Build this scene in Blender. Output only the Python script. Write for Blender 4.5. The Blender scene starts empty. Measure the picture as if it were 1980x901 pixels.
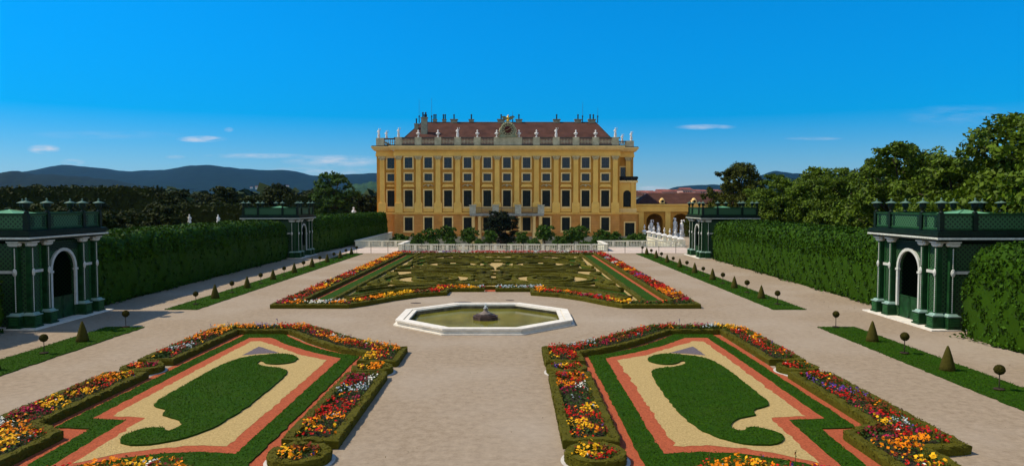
import bpy, math, random
import numpy as np
from mathutils import Vector

R = math.radians
PI = math.pi
rng = np.random.default_rng(7)
random.seed(7)
S = bpy.context.scene
C = S.collection

# ------------------------------------------------------------------ camera
cam = bpy.data.cameras.new('camera')
co = bpy.data.objects.new('camera', cam); C.objects.link(co)
co.location = (1.75, 0, 7.0)
co.rotation_euler = (R(90) - math.atan(57.5 / 1395), 0, 0)
cam.sensor_width = 36; cam.lens = 1395 / 1980 * 36
cam.clip_start = 0.3; cam.clip_end = 30000
S.camera = co

# ------------------------------------------------------------------ light
SUN_EL, SUN_AZ = 52, 172          # azimuth counter-clockwise from +X
sv = Vector((math.cos(R(SUN_AZ)) * math.cos(R(SUN_EL)), math.sin(R(SUN_AZ)) * math.cos(R(SUN_EL)), math.sin(R(SUN_EL))))
sl = bpy.data.lights.new('sun', 'SUN'); sl.energy = 4.4; sl.angle = R(0.5); sl.color = (1, .88, .70)
so = bpy.data.objects.new('sun', sl); C.objects.link(so)
so.rotation_euler = sv.to_track_quat('Z', 'Y').to_euler(); so.location = (-60, 10, 80)
S.view_settings.view_transform = 'Standard'; S.view_settings.look = 'None'
S.view_settings.gamma = 1; S.view_settings.use_curve_mapping = False
S.view_settings.exposure = 0.15
W = bpy.data.worlds.new('World'); S.world = W; W.use_nodes = True
nt = W.node_tree; nt.nodes.clear()
def N(t, kind, **kw):
    n = t.nodes.new(kind)
    for k, v in kw.items():
        if k.startswith('i_'): n.inputs[int(k[2:])].default_value = v
        else: setattr(n, k, v)
    return n
def math_node(t, op, a, b=None, clamp=False):
    n = t.nodes.new('ShaderNodeMath'); n.operation = op; n.use_clamp = clamp
    for i, q in enumerate((a, b)):
        if q is None: continue
        if isinstance(q, (int, float)): n.inputs[i].default_value = q
        else: t.links.new(q, n.inputs[i])
    return n.outputs[0]
sky = N(nt, 'ShaderNodeTexSky', sky_type='NISHITA', sun_disc=False, sun_elevation=R(SUN_EL),
        sun_rotation=R((90 - SUN_AZ) % 360), altitude=200, air_density=0.8, dust_density=0.0, ozone_density=6.0)
hs = N(nt, 'ShaderNodeHueSaturation'); hs.inputs['Saturation'].default_value = 1.56; hs.inputs['Hue'].default_value = 0.494
nt.links.new(sky.outputs[0], hs.inputs['Color'])
tc = N(nt, 'ShaderNodeTexCoord'); sep = N(nt, 'ShaderNodeSeparateXYZ'); nt.links.new(tc.outputs['Generated'], sep.inputs[0])
yy = math_node(nt, 'MAXIMUM', sep.outputs[1], 0.05)
ca = math_node(nt, 'DIVIDE', sep.outputs[0], yy); ce = math_node(nt, 'DIVIDE', sep.outputs[2], yy)
cmb = N(nt, 'ShaderNodeCombineXYZ'); nt.links.new(ca, cmb.inputs[0]); nt.links.new(math_node(nt, 'MULTIPLY', ce, 4.5), cmb.inputs[1])
cn = N(nt, 'ShaderNodeTexNoise'); cn.inputs['Scale'].default_value = 26; cn.inputs['Detail'].default_value = 7; cn.inputs['Roughness'].default_value = .62
nt.links.new(cmb.outputs[0], cn.inputs['Vector'])
fwd = math_node(nt, 'GREATER_THAN', sep.outputs[1], 0.1)
tot = None
for (u, v, w, h, s) in [(88, 289, 34, 10, 1.0), (393, 270, 52, 7, 1.1), (445, 252, 10, 5, .7), (142, 314, 26, 7, .8), (340, 304, 22, 4, .5),
                        (500, 302, 110, 6, .6), (650, 312, 110, 13, .75), (620, 332, 120, 10, .6), (1362, 247, 62, 6, .55), (1262, 366, 38, 7, .9),
                        (1570, 269, 60, 4, .3), (200, 262, 170, 9, .12), (1850, 225, 120, 22, .12), (1560, 390, 400, 26, .25)]:
    dx = math_node(nt, 'DIVIDE', math_node(nt, 'SUBTRACT', ca, (u - 990) / 1395), w / 1395)
    dy = math_node(nt, 'DIVIDE', math_node(nt, 'SUBTRACT', ce, (393 - v) / 1395), h / 1395)
    r2 = math_node(nt, 'ADD', math_node(nt, 'MULTIPLY', dx, dx), math_node(nt, 'MULTIPLY', dy, dy))
    m = math_node(nt, 'MULTIPLY', math_node(nt, 'SUBTRACT', 1.0, r2, True), s)
    tot = m if tot is None else math_node(nt, 'ADD', tot, m)
nm = math_node(nt, 'MULTIPLY', math_node(nt, 'SUBTRACT', cn.outputs[0], 0.36), 3.2, True)
cmask = math_node(nt, 'MULTIPLY', math_node(nt, 'MULTIPLY', tot, nm), fwd, True)
# unseen cloud field added behind the camera as neutral fill for the shaded facade
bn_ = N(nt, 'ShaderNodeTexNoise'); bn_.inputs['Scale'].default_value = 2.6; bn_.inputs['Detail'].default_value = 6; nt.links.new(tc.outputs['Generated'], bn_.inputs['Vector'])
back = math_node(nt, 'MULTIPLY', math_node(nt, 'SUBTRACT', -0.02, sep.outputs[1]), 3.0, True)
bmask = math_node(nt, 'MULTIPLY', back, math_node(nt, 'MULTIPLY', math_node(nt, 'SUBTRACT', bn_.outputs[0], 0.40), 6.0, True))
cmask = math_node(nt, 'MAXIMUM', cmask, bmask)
hz = N(nt, 'ShaderNodeMapRange', interpolation_type='SMOOTHSTEP'); hz.inputs[1].default_value = -0.06; hz.inputs[2].default_value = 0.30; hz.inputs[3].default_value = 0.50; hz.inputs[4].default_value = 1.10
nt.links.new(sep.outputs[2], hz.inputs[0]); nt.links.new(hz.outputs[0], hs.inputs['Value'])
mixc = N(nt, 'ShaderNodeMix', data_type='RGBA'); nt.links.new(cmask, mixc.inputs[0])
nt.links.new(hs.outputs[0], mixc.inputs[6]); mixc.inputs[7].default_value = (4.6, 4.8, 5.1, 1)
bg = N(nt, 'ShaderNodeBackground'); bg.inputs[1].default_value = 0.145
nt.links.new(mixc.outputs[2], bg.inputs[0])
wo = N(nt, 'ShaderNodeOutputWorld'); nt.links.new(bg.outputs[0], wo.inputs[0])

# ------------------------------------------------------------------ materials
MATS = {}
def mat(name, col, rough=.8, var=.25, scale=4, bump=0., bscale=None, col2=None, island=0., spec=.08, metal=0., transl=0., detail=5, blotch=None):
    if name in MATS: return MATS[name]
    m = bpy.data.materials.new(name); m.use_nodes = True; t = m.node_tree; t.nodes.clear()
    p = N(t, 'ShaderNodeBsdfPrincipled'); o = N(t, 'ShaderNodeOutputMaterial')
    p.inputs['Roughness'].default_value = rough; p.inputs['Metallic'].default_value = metal
    p.inputs['Specular IOR Level'].default_value = spec
    g = N(t, 'ShaderNodeNewGeometry'); no = N(t, 'ShaderNodeTexNoise')
    no.inputs['Scale'].default_value = scale; no.inputs['Detail'].default_value = detail; no.inputs['Roughness'].default_value = .65 if detail < 9 else .8
    t.links.new(g.outputs['Position'], no.inputs['Vector'])
    c2 = col2 or tuple(min(1, c * (1 + 1.6 * var)) for c in col); c1 = tuple(c * (1 - var) for c in col)
    mr = N(t, 'ShaderNodeMapRange'); mr.inputs[1].default_value = .32; mr.inputs[2].default_value = .68
    t.links.new(no.outputs[0], mr.inputs[0]); f = mr.outputs[0]
    if island:
        f = math_node(t, 'ADD', math_node(t, 'MULTIPLY', f, 1 - island), math_node(t, 'MULTIPLY', g.outputs['Random Per Island'], island))
    mx = N(t, 'ShaderNodeMix', data_type='RGBA'); t.links.new(f, mx.inputs[0])
    mx.inputs[6].default_value = (*c1, 1); mx.inputs[7].default_value = (*c2, 1)
    out = mx.outputs[2]
    if blotch:
        bc, bs, amt = blotch
        n2 = N(t, 'ShaderNodeTexNoise'); n2.inputs['Scale'].default_value = bs; n2.inputs['Detail'].default_value = 4
        t.links.new(g.outputs['Position'], n2.inputs['Vector'])
        m2 = N(t, 'ShaderNodeMapRange'); m2.inputs[1].default_value = .45; m2.inputs[2].default_value = .72; m2.inputs[4].default_value = amt
        t.links.new(n2.outputs[0], m2.inputs[0])
        mx2 = N(t, 'ShaderNodeMix', data_type='RGBA'); t.links.new(m2.outputs[0], mx2.inputs[0]); t.links.new(out, mx2.inputs[6])
        mx2.inputs[7].default_value = (*bc, 1); out = mx2.outputs[2]
    t.links.new(out, p.inputs['Base Color'])
    if bump:
        bn = N(t, 'ShaderNodeTexNoise'); bn.inputs['Scale'].default_value = bscale or scale * 4; bn.inputs['Detail'].default_value = 4
        t.links.new(g.outputs['Position'], bn.inputs['Vector'])
        b = N(t, 'ShaderNodeBump'); b.inputs['Strength'].default_value = min(1, bump); b.inputs['Distance'].default_value = .05 * max(1, bump)
        t.links.new(bn.outputs[0], b.inputs['Height']); t.links.new(b.outputs[0], p.inputs['Normal'])
    if transl:
        tr = N(t, 'ShaderNodeBsdfTranslucent'); ms = N(t, 'ShaderNodeMixShader'); ms.inputs[0].default_value = transl
        t.links.new(out, tr.inputs[0]); t.links.new(p.outputs[0], ms.inputs[1]); t.links.new(tr.outputs[0], ms.inputs[2])
        t.links.new(ms.outputs[0], o.inputs[0])
    else: t.links.new(p.outputs[0], o.inputs[0])
    MATS[name] = m; return m

GRAVEL = mat('gravel', (.250, .186, .122), .95, .12, 3.2, .5, 50, col2=(.395, .312, .218), detail=15, blotch=((.40, .335, .26), .13, .65))
PALE = mat('pale_gravel', (.52, .43, .36), .95, .1, 2, .3, 30, detail=8)
REDG = mat('red_brick_gravel', (.36, .085, .036), .95, .45, 14, .9, 40, detail=12)
SAND = mat('sand_gravel', (.50, .35, .13), .95, .45, 14, 1.0, 26, detail=12, col2=(.62, .45, .19))
SLATE = mat('slate_gravel', (.12, .10, .11), .9, .3, 14, .5)
LAWN = mat('lawn_grass', (.019, .058, .0010), .9, .5, 9, 1.0, 40, detail=13, blotch=((.040, .070, .006), .9, .55))
BOX = mat('box_leaf', (.072, .066, .005), .75, .65, 12, .9, 26, island=.7, transl=.1)
BOXD = mat('box_leaf_dark', (.035, .047, .005), .75, .35, 6, .6, 30, island=.5)
TOP = mat('topiary_leaf', (.040, .036, .005), .8, .6, 8, .8, 30, island=.7)
IVY = mat('arbour_leaf', (.022, .056, .0012), .6, .75, 1.6, .5, 20, island=.8, transl=.12, spec=.08)
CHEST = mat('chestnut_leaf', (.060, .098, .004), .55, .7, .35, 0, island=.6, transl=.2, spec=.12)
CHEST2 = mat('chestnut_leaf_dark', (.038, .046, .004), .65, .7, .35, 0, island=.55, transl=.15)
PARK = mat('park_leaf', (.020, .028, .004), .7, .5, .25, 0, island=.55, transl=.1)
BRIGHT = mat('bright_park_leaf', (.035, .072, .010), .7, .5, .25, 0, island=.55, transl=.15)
ORANGE_LEAF = mat('orangery_leaf', (.040, .085, .008), .6, .45, 1.2, 0, island=.55, transl=.15)
BARK = mat('bark', (.07, .052, .038), .9, .4, 9, .6)
SOIL = mat('soil', (.035, .026, .018), .95, .4, 8, .5)
MARBLE = mat('white_marble', (.74, .72, .68), .55, .12, 3, .1)
RIM = mat('pale_stone', (.72, .67, .57), .6, .10, 2.5, .15, blotch=((.5, .5, .44), 1.5, .45))
MINT = mat('weathered_stone', (.74, .72, .56), .7, .10, 1.5, .15, blotch=((.55, .56, .44), 1.2, .5))
ROOFSTONE = mat('grey_sandstone', (.48, .43, .28), .8, .2, 1.2, .2)
TROWEL = mat('basin_wall', (.17, .14, .085), .8, .4, 2.5, .3)
WHITEP = mat('white_paint', (.52, .53, .47), .5, .1, 4)
GREENP = mat('green_paint', (.008, .042, .011), .5, .4, 3, spec=.2)
DARKG = mat('dark_green_paint', (.003, .013, .006), .5, .35, 3, spec=.2)
COPPER = mat('green_copper', (.11, .28, .15), .55, .25, 2, .2)
IRON = mat('dark_iron', (.03, .032, .035), .5, .2, 6, metal=.6)
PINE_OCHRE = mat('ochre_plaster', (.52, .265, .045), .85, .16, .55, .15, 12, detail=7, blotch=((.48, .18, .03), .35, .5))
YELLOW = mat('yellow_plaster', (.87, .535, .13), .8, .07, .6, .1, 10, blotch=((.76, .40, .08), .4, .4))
CREAM = mat('cream_trim', (.86, .60, .24), .8, .1, .8)
ORANGEP = mat('orange_plaster', (.54, .25, .06), .85, .18, .5, .15, 12, blotch=((.68, .34, .12), .4, .5))
PLINTH = mat('stone_plinth', (.38, .35, .25), .85, .2, 1)
TILE = mat('clay_tile', (.066, .030, .021), .8, .3, .5, .6, 6, detail=7, blotch=((.088, .042, .030), .12, .6))
GLASS = mat('window_glass', (.012, .016, .020), .12, .4, .6, spec=.5)
SHUT = mat('dark_shutter', (.016, .020, .016), .6, .3, 2)
GOLD = mat('gilding', (.75, .45, .06), .35, .2, 5, metal=.7)
BALC = mat('balcony_stone', (.30, .29, .25), .8, .2, 1.5)
PETAL = {
    'red': mat('red_petal', (.46, .014, .008), .6, .45, 9, island=.6, transl=.15),
    'orange': mat('orange_petal', (.82, .22, .004), .6, .25, 9, island=.6, transl=.15),
    'yellow': mat('yellow_petal', (.88, .42, .012), .6, .2, 9, island=.6, transl=.15),
    'magenta': mat('magenta_petal', (.30, .008, .045), .6, .4, 9, island=.6, transl=.15),
    'white': mat('white_petal', (.80, .78, .66), .6, .1, 9, island=.5, transl=.15),
    'violet': mat('violet_petal', (.14, .055, .30), .6, .3, 9, island=.6, transl=.15),
    'silver': mat('silver_leaf', (.36, .42, .42), .7, .2, 9, island=.6),
    'rust': mat('rust_leaf', (.16, .028, .010), .7, .4, 9, island=.6),
    'green': mat('flower_leaf', (.035, .065, .012), .7, .5, 9, island=.6, transl=.1),
}

def lattice_mat(name, base, slat, period, axis_y):
    m = bpy.data.materials.new(name); m.use_nodes = True; t = m.node_tree; p = t.nodes['Principled BSDF']
    g = N(t, 'ShaderNodeNewGeometry'); s = N(t, 'ShaderNodeSeparateXYZ'); t.links.new(g.outputs['Position'], s.inputs[0])
    h = math_node(t, 'ADD', s.outputs[0], s.outputs[1])
    f = None
    for sg in (1, -1):
        d = math_node(t, 'ADD', h, math_node(t, 'MULTIPLY', s.outputs[2], sg))
        w = math_node(t, 'LESS_THAN', math_node(t, 'ABSOLUTE', math_node(t, 'SUBTRACT', math_node(t, 'FRACT', math_node(t, 'DIVIDE', d, period)), .5)), .2)
        f = w if f is None else math_node(t, 'MAXIMUM', f, w)
    mx = N(t, 'ShaderNodeMix', data_type='RGBA'); t.links.new(f, mx.inputs[0])
    mx.inputs[6].default_value = (*base, 1); mx.inputs[7].default_value = (*slat, 1)
    t.links.new(mx.outputs[2], p.inputs['Base Color']); p.inputs['Roughness'].default_value = .6
    return m
LATT = lattice_mat('green_trellis', (.002, .010, .003), (.020, .080, .018), .26, True)
PLATT = lattice_mat('parapet_trellis', (.004, .022, .007), (.030, .125, .038), .26, True)
wt = bpy.data.materials.new('green_pond_water'); wt.use_nodes = True; t = wt.node_tree; p = t.nodes['Principled BSDF']
no = N(t, 'ShaderNodeTexNoise'); no.inputs['Scale'].default_value = .55; no.inputs['Detail'].default_value = 6
g = N(t, 'ShaderNodeNewGeometry'); mp = N(t, 'ShaderNodeMapping'); mp.inputs['Scale'].default_value = (1, .55, 1)
t.links.new(g.outputs['Position'], mp.inputs[0]); t.links.new(mp.outputs[0], no.inputs['Vector'])
mr = N(t, 'ShaderNodeMapRange'); mr.inputs[1].default_value = .4; mr.inputs[2].default_value = .66; t.links.new(no.outputs[0], mr.inputs[0])
mx = N(t, 'ShaderNodeMix', data_type='RGBA'); t.links.new(mr.outputs[0], mx.inputs[0])
mx.inputs[6].default_value = (.115, .108, .006, 1); mx.inputs[7].default_value = (.20, .19, .03, 1)
t.links.new(mx.outputs[2], p.inputs['Base Color']); p.inputs['Roughness'].default_value = .12
n3 = N(t, 'ShaderNodeTexNoise'); n3.inputs['Scale'].default_value = 5; b = N(t, 'ShaderNodeBump'); b.inputs['Strength'].default_value = .12; b.inputs['Distance'].default_value = .03
t.links.new(g.outputs['Position'], n3.inputs['Vector']); t.links.new(n3.outputs[0], b.inputs['Height']); t.links.new(b.outputs[0], p.inputs['Normal'])
WATER = wt

# ------------------------------------------------------------------ mesh builder
class MB:
    def __init__(s): s.v = []; s.f = []; s.m = []; s.n = 0; s.smooth = []
    def add(s, V, F, mi=0, smooth=False):
        s.v.append(np.asarray(V, float).reshape(-1, 3)); k = s.n
        s.f.extend([tuple(i + k for i in f) for f in F]); s.m.extend([mi] * len(F)); s.smooth.extend([smooth] * len(F)); s.n += len(s.v[-1]); return s
    def box(s, x0, x1, y0, y1, z0, z1, mi=0):
        return s.add([(x0,y0,z0),(x1,y0,z0),(x1,y1,z0),(x0,y1,z0),(x0,y0,z1),(x1,y0,z1),(x1,y1,z1),(x0,y1,z1)],
                     [(0,3,2,1),(4,5,6,7),(0,1,5,4),(1,2,6,5),(2,3,7,6),(3,0,4,7)], mi)
    def taper(s, cx, cy, z0, z1, a0, b0, a1, b1, mi=0):
        return s.add([(cx-a0,cy-b0,z0),(cx+a0,cy-b0,z0),(cx+a0,cy+b0,z0),(cx-a0,cy+b0,z0),(cx-a1,cy-b1,z1),(cx+a1,cy-b1,z1),(cx+a1,cy+b1,z1),(cx-a1,cy+b1,z1)],
                     [(0,3,2,1),(4,5,6,7),(0,1,5,4),(1,2,6,5),(2,3,7,6),(3,0,4,7)], mi)
    def lathe(s, cx, cy, prof, n=10, mi=0, sx=1, sy=1, smooth=True):
        V = []; F = []
        for r, z in prof:
            for k in range(n):
                a = 2 * PI * k / n; V.append((cx + r * sx * math.cos(a), cy + r * sy * math.sin(a), z))
        for j in range(len(prof) - 1):
            for k in range(n):
                F.append((j*n+k, j*n+(k+1)%n, (j+1)*n+(k+1)%n, (j+1)*n+k))
        F.append(tuple(range(n))[::-1]); F.append(tuple((len(prof)-1)*n + k for k in range(n)))
        return s.add(V, F, mi, smooth)
    def tube(s, pts, rads, n=6, mi=0):
        pts = [Vector(q) for q in pts]; V = []; F = []
        if isinstance(rads, (int, float)): rads = [rads] * len(pts)
        for i, q in enumerate(pts):
            d = (pts[min(i+1, len(pts)-1)] - pts[max(i-1, 0)]).normalized()
            a = d.cross(Vector((0, 0, 1)) if abs(d.z) < .9 else Vector((1, 0, 0))).normalized(); b = d.cross(a)
            for k in range(n):
                w = 2 * PI * k / n; V.append(q + rads[i] * (a * math.cos(w) + b * math.sin(w)))
        for j in range(len(pts) - 1):
            for k in range(n): F.append((j*n+k, j*n+(k+1)%n, (j+1)*n+(k+1)%n, (j+1)*n+k))
        F.append(tuple(range(n))[::-1]); F.append(tuple((len(pts)-1)*n + k for k in range(n)))
        return s.add([tuple(q) for q in V], F, mi, True)
    def ball(s, cx, cy, cz, r, mi=0, n=10, m=7, sx=1, sy=1, sz=1):
        prof = [(max(.001, r * math.sin(PI * j / m)), cz - r * sz * math.cos(PI * j / m)) for j in range(m + 1)]
        return s.lathe(cx, cy, prof, n, mi, sx, sy)
    def prism(s, poly, z0, z1, mi=0, top_only=False, side_mi=None):
        n = len(poly); V = [(x, y, z0) for x, y in poly] + [(x, y, z1) for x, y in poly]
        a = sum(poly[i][0] * poly[(i+1) % n][1] - poly[(i+1) % n][0] * poly[i][1] for i in range(n))
        F = [tuple(range(n, 2 * n)) if a > 0 else tuple(range(2 * n - 1, n - 1, -1))]
        s.add(V, F, mi)
        if not top_only:
            k = s.n - 2 * n; smi = mi if side_mi is None else side_mi
            for i in range(n):
                j = (i + 1) % n; f = (i, j, n + j, n + i) if a > 0 else (j, i, n + i, n + j)
                s.f.append(tuple(q + k for q in f)); s.m.append(smi); s.smooth.append(False)
        return s
    def quads(s, V, mi=0):          # V: (n,4,3)
        n = len(V)
        if n == 0: return s
        k = s.n; s.v.append(np.asarray(V).reshape(-1, 3)); s.n += 4 * n
        idx = (np.arange(4 * n) + k).reshape(-1, 4)
        s.f.extend(map(tuple, idx.tolist())); s.m.extend([mi] * n); s.smooth.extend([False] * n); return s
    def build(s, name, mats, parent=None, loc=None):
        me = bpy.data.meshes.new(name); V = np.concatenate(s.v) if s.v else np.zeros((0, 3))
        me.from_pydata(V.tolist(), [], s.f)
        if not isinstance(mats, (list, tuple)): mats = [mats]
        for m in mats: me.materials.append(m)
        if max(s.m, default=0) > 0: me.polygons.foreach_set('material_index', s.m)
        if any(s.smooth): me.polygons.foreach_set('use_smooth', s.smooth)
        me.update()
        o = bpy.data.objects.new(name, me); C.objects.link(o)
        if parent: o.parent = parent
        if loc: o.location = loc
        return o
def tag(o, label, cat, group=None, kind=None):
    o['label'] = label
    if cat: o['category'] = cat
    if group: o['group'] = group
    if kind: o['kind'] = kind
    return o
def thing(name, label, cat, loc=(0, 0, 0), rz=0, group=None, scale=None):
    o = bpy.data.objects.new(name, None); C.objects.link(o); o.empty_display_size = .3
    o.location = loc; o.rotation_euler = (0, 0, rz)
    if scale: o.scale = scale if isinstance(scale, tuple) else (scale,) * 3
    return tag(o, label, cat, group)
def dup(root, loc, rz, label, group=None, scale=None):
    kids = [o for o in root.children]
    r = root.copy(); C.objects.link(r); r.location = loc; r.rotation_euler = (0, 0, rz); r['label'] = label
    if group: r['group'] = group
    if scale: r.scale = scale if isinstance(scale, tuple) else (scale,) * 3
    for ch in kids:
        c = ch.copy(); C.objects.link(c); c.parent = r
        for g in list(ch.children):
            d = g.copy(); C.objects.link(d); d.parent = c
    return r
def struct(name, mb, m): o = mb.build(name, m); o['kind'] = 'structure'; return o
ORD = ['first','second','third','fourth','fifth','sixth','seventh','eighth','ninth','tenth','eleventh','twelfth','thirteenth','fourteenth','fifteenth','sixteenth','seventeenth','eighteenth','nineteenth','twentieth']

# ---- leaves
def leaf_quads(P, size, up=None, asp=.7, tilt=1.0):
    """random small quads at the points; up: (n,3) normals they roughly face"""
    n = len(P)
    d = rng.normal(size=(n, 3))
    if up is not None: d = d * tilt * .55 + up
    d /= np.linalg.norm(d, axis=1, keepdims=True) + 1e-9
    a = rng.normal(size=(n, 3)); a -= (a * d).sum(1, keepdims=True) * d; a /= np.linalg.norm(a, axis=1, keepdims=True) + 1e-9
    b = np.cross(d, a)
    s = (size * rng.uniform(.6, 1.3, size=(n, 1)))
    a = a * s * .5; b = b * s * .5 * asp
    return np.stack([P - a, P - b * 1.0 + a * .1, P + a, P + b + a * .1], axis=1)
def chaikin(P, it=2, closed=False):
    P = [tuple(p) for p in P]
    for _ in range(it):
        Q = []; n = len(P)
        if not closed: Q.append(P[0])
        for i in range(n if closed else n - 1):
            a, b = P[i], P[(i + 1) % n]
            Q.append(tuple(a[k] * .75 + b[k] * .25 for k in range(len(a)))); Q.append(tuple(a[k] * .25 + b[k] * .75 for k in range(len(a))))
        if not closed: Q.append(P[-1])
        P = Q
    return P
def resample(P, step, closed=False):
    P = np.array(P, float)
    if closed: P = np.vstack([P, P[:1]])
    d = np.r_[0, np.cumsum(np.linalg.norm(np.diff(P, axis=0), axis=1))]
    n = max(2, int(round(d[-1] / step)) + 1)
    t = np.linspace(0, d[-1], n)
    # keep corners: merge original knots
    t = np.unique(np.r_[t, d]) if len(P) < 40 else t
    keep = [t[0]]
    for q in t[1:]:
        if q - keep[-1] > step * .3: keep.append(q)
    t = np.array(keep)
    Q = np.stack([np.interp(t, d, P[:, i]) for i in range(2)], 1)
    if closed: Q = Q[:-1] if np.linalg.norm(Q[-1] - Q[0]) < step * .5 else Q
    return Q
def ribbon(mb, path, w, h, mi=0, closed=False, step=.3, z=0, leaves=60, lsize=.05, jit=.012):
    """clipped hedge swept along a path, with small leaves on its surface"""
    Q = resample(path, step, closed); n = len(Q); jit = max(jit, .018)
    if closed: T = np.roll(Q, -1, 0) - np.roll(Q, 1, 0)
    else: T = np.gradient(Q, axis=0)
    T /= np.linalg.norm(T, axis=1, keepdims=True) + 1e-9
    Nn = np.stack([-T[:, 1], T[:, 0]], 1)
    # mitre
    if not closed and n > 2 or closed:
        d1 = (np.roll(Q, -1, 0) - Q); d1 /= np.linalg.norm(d1, axis=1, keepdims=True) + 1e-9
        c = np.clip((d1 * T).sum(1), .5, 1); sc = 1 / c
        if not closed: sc[0] = sc[-1] = 1
    else: sc = np.ones(n)
    prof = [(-.5, 0), (-.5, .82), (-.40, 1), (.40, 1), (.5, .82), (.5, 0)]
    V = np.zeros((n, 6, 3))
    for k, (a, b) in enumerate(prof):
        V[:, k, :2] = Q + Nn * (a * w * sc)[:, None]; V[:, k, 2] = z + b * h
    V[:, 1:5] += rng.normal(scale=jit, size=(n, 4, 3))
    F = []
    for i in range(n if closed else n - 1):
        j = (i + 1) % n
        for k in range(5): F.append((i*6+k, i*6+k+1, j*6+k+1, j*6+k))
    if not closed: F.append(tuple(range(6))); F.append(tuple((n-1)*6 + k for k in range(5, -1, -1)))
    F = [f[::-1] for f in F]
    mb.add(V.reshape(-1, 3), F, mi)
    if leaves:
        L = np.linalg.norm(np.diff(Q, axis=0), axis=1).sum(); m = int(L * (w + 2 * h) * leaves)
        if m:
            i = rng.integers(0, n if closed else n - 1, m); j = (i + 1) % n; f = rng.random(m)[:, None]
            a = rng.uniform(-.5, .5, m); top = rng.random(m) < w / (w + 2 * h)
            side = np.where(rng.random(m) < .5, -.5, .5); off = np.where(top, a, side)
            zz = np.where(top, 1.0, rng.random(m)) * h + z
            c = Q[i] * (1 - f) + Q[j] * f + (Nn[i] * (1 - f) + Nn[j] * f) * (off * w * 1.02)[:, None]
            P = np.c_[c, zz + .006]
            up = np.zeros((m, 3)); up[:, 2] = top * 1.0; up[:, :2] = Nn[i] * (np.sign(off) * (~top))[:, None]
            mb.quads(leaf_quads(P, lsize, up), mi)
def inpoly(X, Y, poly):
    P = np.array(poly); r = np.zeros(len(X), bool); j = len(P) - 1
    for i in range(len(P)):
        xi, yi = P[i]; xj, yj = P[j]
        c = ((yi > Y) != (yj > Y)) & (X < (xj - xi) * (Y - yi) / (yj - yi + 1e-12) + xi); r ^= c; j = i
    return r
def scatter(poly, dens):
    P = np.array(poly); lo = P.min(0); hi = P.max(0); n = int((hi - lo).prod() * dens) + 1
    X = rng.uniform(lo[0], hi[0], n); Y = rng.uniform(lo[1], hi[1], n); k = inpoly(X, Y, poly); return X[k], Y[k]
mirror = lambda P: [(-x, y) for x, y in P]
def rough_edge(P, amp, step=.25, closed=True):
    Q = resample(P, step, closed); Q = Q + rng.normal(scale=amp, size=Q.shape); return [tuple(q) for q in Q]

# ------------------------------------------------------------------ ground
SX0, SX1, SXL, SXR = -14.7, 15.6, -23.2, 29.4
g = MB()
for (a, b, c, d) in [(-70, 75, -40, 105), (-70, SX0, 105, 115), (SX1, 75, 105, 115), (-70, SXL, 115, 158), (SXR, 75, 115, 158), ]:
    g.add([(a, c, 0), (b, c, 0), (b, d, 0), (a, d, 0)], [(0, 1, 2, 3)])
struct('ground', g, GRAVEL)
g = MB(); g.add([(SX0, 105, -1.8), (SX1, 105, -1.8), (SX1, 115, -1.8), (SX0, 115, -1.8)], [(0,1,2,3)])
g.add([(SXL, 115, -1.8), (SXR, 115, -1.8), (SXR, 158, -1.8), (SXL, 158, -1.8)], [(0,1,2,3)])
struct('sunken_ground', g, mat('sunken_gravel', (.30, .27, .2), .95, .2, 1.5))
g = MB(); g.add([(-9000, -500, -2.4), (9000, -500, -2.4), (9000, 12000, -2.4), (-9000, 12000, -2.4)], [(0, 1, 2, 3)])
struct('terrain', g, mat('parkland', (.03, .05, .014), .95, .4, .02, detail=8))
g = MB(); g.add([(-24.5, 101.2, .005), (29, 101.2, .005), (29, 104.8, .005), (-24.5, 104.8, .005)], [(0,1,2,3)])
g.add([(-24.5, 104.8, .005), (SX0-.2, 104.8, .005), (SX0-.2, 114.8, .005), (-24.5, 114.8, .005)], [(0,1,2,3)])
g.add([(SX1+.2, 104.8, .005), (29, 104.8, .005), (29, 114.8, .005), (SX1+.2, 114.8, .005)], [(0,1,2,3)])
struct('terrace_path', g, PALE)

# ------------------------------------------------------------------ hills (built far off, real heights)
def ridge(name, D0, D1, prof, m, amp, seed):
    """prof: list of (x/y slope, z/y slope) of the skyline, seen at distance D1"""
    r = np.random.default_rng(seed); A = np.array(prof); n = 160
    ax = np.linspace(A[0, 0], A[-1, 0], n); hz = np.interp(ax, A[:, 0], A[:, 1]) * D1 + 7
    k = np.zeros(n)
    for fr, am in ((.9, .5), (2.3, .3), (6, .2), (14, .12)): k += am * np.sin(np.arange(n) * fr / 3 + r.random() * 6)
    hz = hz + k * amp
    rows = 14; V = []; F = []
    for j in range(rows + 3):
        f = j / rows; D = D0 + (D1 - D0) * f
        prof_h = math.sin(min(1, f) * PI / 2) ** 1.3 if f <= 1 else 1 - (f - 1) * 3
        for i in range(n):
            z = -2.4 + (hz[i] + 2.4) * prof_h * (1 + .08 * math.sin(i * .35 + j * .9) * max(0, min(1, (1 - f) * 1.2)) * (f > 0))
            V.append((ax[i] * D1 * (.75 + .25 * min(f, 1)) + 1.75, D, z))
    for j in range(rows + 2):
        for i in range(n - 1): F.append((j*n+i, j*n+i+1, (j+1)*n+i+1, (j+1)*n+i))
    o = struct(name, MB().add(V, F, 0, True), m); return o
pf = lambda L: [((u - 990) / 1395, (393 - v) / 1395) for u, v in L]
HILL = mat('forest_hill', (.004, .014, .010), .95, .45, .012, 1.0, .03, detail=10)
HILL2 = mat('near_forest_hill', (.005, .012, .006), .95, .5, .02, 1.0, .05, detail=10)
MEAD = mat('meadow_hill', (.02, .045, .014), .95, .3, .01, detail=6)
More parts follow.
